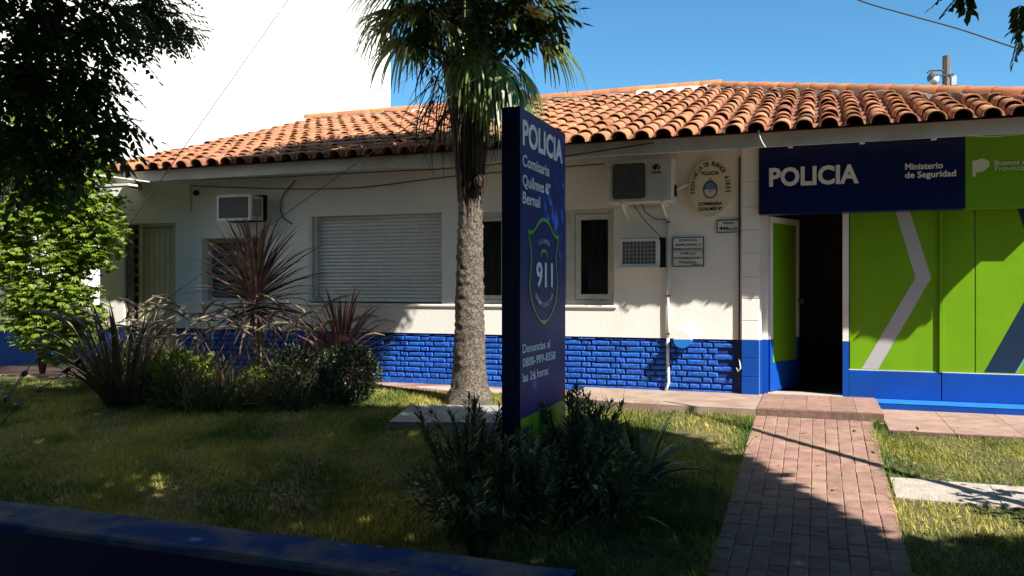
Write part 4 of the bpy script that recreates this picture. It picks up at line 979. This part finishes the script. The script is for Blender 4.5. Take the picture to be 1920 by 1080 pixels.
# bright leafy tree against the neighbour wall
def palmate(mb, p, d, L):
    s_ = d.cross(Vector((0, 0, 1))); s_ = s_.normalized() if s_.length > .05 else Vector((1, 0, 0)); u = s_.cross(d)
    for a in (-1.15, -.6, 0, .6, 1.15):
        f = (d*math.cos(a)+s_*math.sin(a)+Vector((0, 0, -.25))).normalized(); sd_ = f.cross(u).normalized(); mb.leaf(p, f, sd_, L*(1-.22*abs(a)), L*.34)
LT = empty('leafy_tree', (-11.2, -.55, -.1), 'bright green leafy small tree growing against the tall white wall', 'tree')
lt = MB()
blobs = [(-11.6, -.9, 2.2, .65), (-11.0, -.75, 2.5, .6), (-10.55, -.6, 2.35, .5), (-11.3, -.8, 1.65, .5), (-10.5, -.6, 1.7, .42), (-10.75, -.75, 3.05, .5), (-11.5, -.9, 3.1, .6), (-10.55, -.75, 1.15, .36), (-10.25, -.65, .95, .34), (-12.1, -1.1, 2.4, .6), (-10.3, -.65, .55, .3), (-11.0, -.7, 1.2, .4), (-10.7, -.7, .75, .35), (-12.0, -1.0, 2.9, .6), (-11.2, -.85, 3.4, .5), (-10.1, -.65, 2.1, .3), (-10.2, -.7, 1.6, .3), (-10.15, -.7, 2.5, .28), (-12.3, -1.2, 3.0, .6), (-10.1, -.7, 1.2, .22), (-10.0, -.7, 2.9, .4), (-9.8, -.6, 2.45, .3), (-9.9, -.6, 1.75, .28), (-10.3, -.7, 3.3, .45), (-9.75, -.6, 2.1, .25), (-10.6, -.8, 3.6, .45), (-11.9, -1.0, 3.6, .5), (-9.9, -.7, 3.2, .3), (-11.8, -.9, 1.75, .45), (-12.4, -1.2, 2.3, .5), (-12.5, -1.2, 1.8, .4), (-10.95, -.65, .6, .36), (-10.55, -.55, .35, .27), (-11.2, -.7, .9, .35), (-10.2, -.6, .8, .26)]
for x, y, z, r in blobs:
    y -= .38; r *= .92
    for i in range(int(1250*r*r/.3)):
        d = rdir(); p = Vector((x, y+(.3 if i % 3 == 0 else 0), z))+d*r*rng.random()**.45; 
        f = (Vector((d.x+.2, d.y*.6-.25, -.35))+rdir()*.75).normalized(); palmate(lt, p, f, rv(.055, .125))
lt.build('crown', M_vine, LT)
tk = MB()
for tx, ty, tz in ((-11.6, -.9, 2.4), (-10.9, -.75, 2.9), (-10.5, -.6, 2.0), (-11.9, -1.1, 2.7), (-10.4, -.65, 1.0)):
    tk.tube([(-11.1, -.75, -.12), (-11.05+(tx+11.1)*.3, -.85, tz*.45), (tx, ty-.35, tz)], [.03, .02, .008], 6)
tk.build('trunk', M_wood, LT, smooth=True)

# ------------------------------------------------------------------ street trees that shade the garden
def pinnate(mb, p, d, L, lf, wd=.42):
    s_ = d.cross(Vector((0, 0, 1))); s_ = s_.normalized() if s_.length > .05 else Vector((1, 0, 0)); u = s_.cross(d).normalized()
    for k in range(5):
        t = .2+.8*k/4; q = p+d*L*t+Vector((0, 0, -.12*L*t*t))
        for sg in ((-1, 1) if k < 4 else (0,)):
            f = (d*.55+s_*sg*.85+Vector((0, 0, -.35))).normalized() if sg else d
            mb.leaf(q, f, f.cross(u).normalized(), lf*rv(.85, 1.15), lf*wd)
def shade_edge(gx):
    return float(np.interp(gx, [-13, -11.2, -10.6, -6.4, -6.1, -5.6, -5.3, -4, -2.3, -1.1, -.57, .1, .45, 1.2, 8], [-1.75, -1.7, .9, .5, -.9, -1.1, -1.7, -1.8, -1.75, -2.15, -2.8, -3.9, -4.55, -4.3, -4.2]))
def crown_leaves(mb, n, gx0, gx1, gy0, thick, seed, dens=.15):
    r = random.Random(seed); k = 0
    while k < n:
        gx, gy = r.uniform(gx0, gx1), r.uniform(gy0, 1.2)
        e = shade_edge(gx)+.35*noise.noise(Vector((gx*1.6, gy*1.6, 2)))+.18*noise.noise(Vector((gx*5, gy*5, 7)))
        if gy > e or (gx < -5.9 and -1.7 < gy < -.15 and r.random() < .82) or (gy > -.15 and r.random() < .3): continue
        c = noise.noise(Vector((gx*1.15, gy*1.15, 11)))+.5*noise.noise(Vector((gx*2.7, gy*2.7, 5)))
        if c > .52 and gy > -6 and r.random() < .80: continue
        z = max(3.3, (4.84-.127*gx+.347*gy)/1.266)+.12+thick*r.random()**1.3
        p = Vector((gx+SX*(z+.2), gy+SY*(z+.2), z))
        f = Vector((r.uniform(-1, 1), r.uniform(-1, 1), r.uniform(-.8, .3))).normalized(); s_ = f.cross(Vector((r.uniform(-.6, .6), r.uniform(-.6, .6), 1))).normalized()
        mb.leaf(p, f, s_, r.uniform(.13, .24), r.uniform(.07, .12)); k += 1
T1 = empty('street_tree', (-6.6, -9.9, gz(-9)), 'spreading tree whose dark pinnate leaves hang into the top left', 'tree')
cm = MB(); crown_leaves(cm, 140000, -12.5, .6, -14, 2.3, 3)
cm.build('crown', M_ash, T1)
hb = MB()
for x, y, z, r, n, lf in ((-4.431, -6.5, 2.849, .385, 105, .085), (-4.477, -5.984, 2.938, .353, 95, .08), (-4.86, -5.06, 3.392, .333, 110, .062), (-5.003, -4.58, 3.422, .202, 45, .055), (-4.401, -6.489, 2.432, .353, 90, .085), (-4.264, -6.226, 2.446, .25, 55, .085), (-3.806, -6.484, 2.184, .138, 16, .085), (-4.254, -6.648, 2.077, .246, 42, .09), (-4.19, -6.412, 2.047, .16, 20, .09), (-3.647, -6.639, 2.013, .103, 7, .09), (-4.21, -6.632, 1.846, .123, 9, .095), (-4.55, -6.35, 3.3, .45, 110, .08), (-4.7, -5.5, 3.3, .35, 80, .07), (-4.75, -6.5, 2.6, .4, 90, .085),
    (-2.645, -4.78, 3.26, .27, 34, .095), (-2.398, -4.476, 3.30, .30, 44, .095), (-1.977, -4.534, 3.24, .27, 36, .095), (-2.735, -4.813, 3.05, .135, 6, .095), (-1.779, -4.461, 3.18, .135, 7, .095), (-2.2, -4.6, 3.05, .16, 8, .095)):
    for i in range(int(n*1.0)):
        d = rdir(); p = Vector((x, y, z))+d*r*rng.random()**.5
        f = Vector((d.x*.8+.25, d.y*.6, -.45+.3*d.z)).normalized(); f = (f+rdir()*.45).normalized(); pinnate(hb, p-f*.08, f, rv(.17, .26)*lf/.085, lf, .46)
hb.build('hanging_sprays', M_ash, T1)
tw = MB()
def limb(pts, r0, r1): k = len(pts); tw.tube(pts, [r0+(r1-r0)*i/(k-1) for i in range(k)], 7)
limb([(-6.6, -9.9, gz(-9)-.1), (-6.55, -9.85, 1.5), (-6.3, -9.6, 3.2), (-5.6, -9.0, 4.2)], .22, .13)
for e_ in (((-5.8, -9.1, 4.0), (-4.8, -7.2, 4.2), (-4.5, -6.2, 4.3), (-4.6, -5.2, 4.6)), ((-5.8, -9.1, 4.0), (-3, -7.2, 4.6), (-.5, -6.5, 5.0), (1.5, -6.2, 5.5)), ((-6.1, -9.4, 3.7), (-7.2, -7.6, 4.8), (-7.6, -5.8, 5.6)), ((-4.6, -6.9, 4.25), (-3.2, -5.6, 4.4), (-2.2, -4.7, 4.6)), ((-5.6, -9, 4.2), (-2.5, -9.2, 4.8), (1, -9, 5.2)), ((-4.8, -7.2, 4.2), (-4.5, -6.6, 3.4), (-4.3, -6.4, 2.6)), ((-4.55, -6.1, 4.2), (-4.6, -5.6, 3.7), (-4.8, -5.1, 3.4)), ((-2.6, -5.0, 4.4), (-2.45, -4.7, 3.7), (-2.3, -4.55, 3.1))):
    limb(e_, .07 if len(e_) > 3 else .045, .012)
tw.build('trunk', M_wood, T1, smooth=True)
T2 = empty('street_tree', (7.2, -9.6, gz(-9)), 'tree beyond the right edge with a few leaves showing in the top right corner', 'tree')
cm = MB(); crown_leaves(cm, 60000, .3, 7.5, -13, 2.3, 9)
for x, y, z, r, n in ((.80, -4.58, 3.06, .07, 5), (1.16, -4.66, 2.86, .10, 7), (1.13, -4.68, 2.74, .05, 3), (1.5, -4.8, 3.3, .3, 40)):
    for i in range(n):
        p = Vector((x, y, z))+rdir()*r*rng.random()**.5; f = (Vector((-.2, 0, -.8))+rdir()*.5).normalized(); pinnate(cm, p, f, .16, .08, .5)
cm.build('crown', M_ash, T2)
tw = MB(); limb([(7.2, -9.6, gz(-9)-.1), (7.1, -9.5, 2), (6.8, -9.2, 4), (6.2, -8.6, 5.2)], .2, .1)
for e_ in (((6.8, -9.2, 4), (5.4, -7.4, 5.0), (4.2, -6.2, 5.4)), ((6.6, -9, 4.4), (4.2, -8.6, 5.2), (2.4, -8.2, 5.4)), ((5.6, -7.6, 4.9), (3, -5.6, 4.6), (1.4, -4.8, 3.5)), ((6.4, -8.8, 4.8), (8, -7.6, 5.6), (9.5, -7.4, 6))): limb(e_, .06, .012)
tw.build('trunk', M_wood, T2, smooth=True)
# slim leaning tree whose shadow crosses the path
T3 = empty('young_tree', (3.1, -4.85, gz(-4.8)), 'slim leaning young tree just outside the right edge casting a line shadow', 'tree')
MB().tube([(3.1, -4.85, -.5), (2.75, -4.0, 1.6), (2.35, -3.1, 3.3), (2.2, -2.75, 4.1)], [.06, .045, .038, .02], 8).build('trunk', M_wood, T3, smooth=True)
tc_ = MB()
for i in range(420):
    p = Vector((2.55, -3.95, .75))+Vector((rv(-.4, .4), rv(-.35, .35), rv(-.45, .4))); f = rdir(); tc_.leaf(p, f, f.cross(rdir()).normalized(), rv(.08, .14), rv(.04, .07))
tc_.build('crown', M_ash, T3)

# ------------------------------------------------------------------ house and trees added out of view across the street to block low sky
HO = empty('added_house', (0, -26, -.6), 'added unseen low house across the street that blocks low sky', 'house')
MB().box(-26, 26, -32, -24, -.7, 5.2).build('wall', mat('ochre_render', (.30, .24, .17), rough=.9, scale=2), HO)
MB().prism([(-33, 5.2), (-23.4, 5.2), (-28, 7.6)], lambda y, z, d: (d, y, z), -26.5, 26.5).build('roof', M_pan, HO)
for i in range(8):
    x = -23+i*6.2; wn = MB().box(x, x+1.6, -24, -23.94, .6, 2.2).build('window', M_trim, HO); MB().box(x+.1, x+1.5, -23.938, -23.93, .7, 2.1).build('pane', M_dark, wn)
for tx, lab in ((-13, 'left of three added unseen sky-blocking trees on the far side of the street'), (-3, 'middle of three added unseen sky-blocking trees on the far side of the street'), (7, 'right of three added unseen sky-blocking trees on the far side of the street')):
    e = empty('added_plane_tree', (tx, -18.5, -.6), lab, 'tree', 'added unseen trees across the street')  # added unseen trees, there to screen the low sky
    MB().tube([(tx, -18.5, -.7), (tx+.1, -18.5, 2.5), (tx, -18.4, 5)], [.25, .2, .1], 8).build('trunk', M_wood, e, smooth=True)
    cr_ = MB()
    for i in range(9000):
        d = rdir(); p = Vector((tx, -18.5, 6))+Vector((d.x*4.6, d.y*3, d.z*3.6))*rng.random()**.4
        f = rdir(); cr_.leaf(p, f, f.cross(rdir()).normalized(), rv(.25, .4), rv(.16, .26))
    cr_.build('crown', M_ash, e)

HG = empty('added_hedge', (-11.6, -5.2, gz(-5)), 'added unseen leaf screen beyond the left edge that blocks wall bounce', 'added_hedge')  # added unseen foliage keeping the white wall's bounce off the lawn
hm_ = MB()
for i in range(16000):
    p = Vector((rv(-12.1, -11.1), rv(-8.4, -2.75), rv(-.4, 2.5))); f = rdir(); hm_.leaf(p, f, f.cross(rdir()).normalized(), rv(.08, .15), rv(.05, .09))
hm_.build('foliage', M_box, HG)
hm_ = MB()
for i in range(9): hm_.tube([(-11.6, -8.2+i*.65, -.7), (-11.6+rv(-.1, .1), -8.2+i*.65, 1.2), (-11.6+rv(-.2, .2), -8.2+i*.65, 2.2)], [.03, .02, .008], 6)
hm_.build('stems', M_wood, HG)
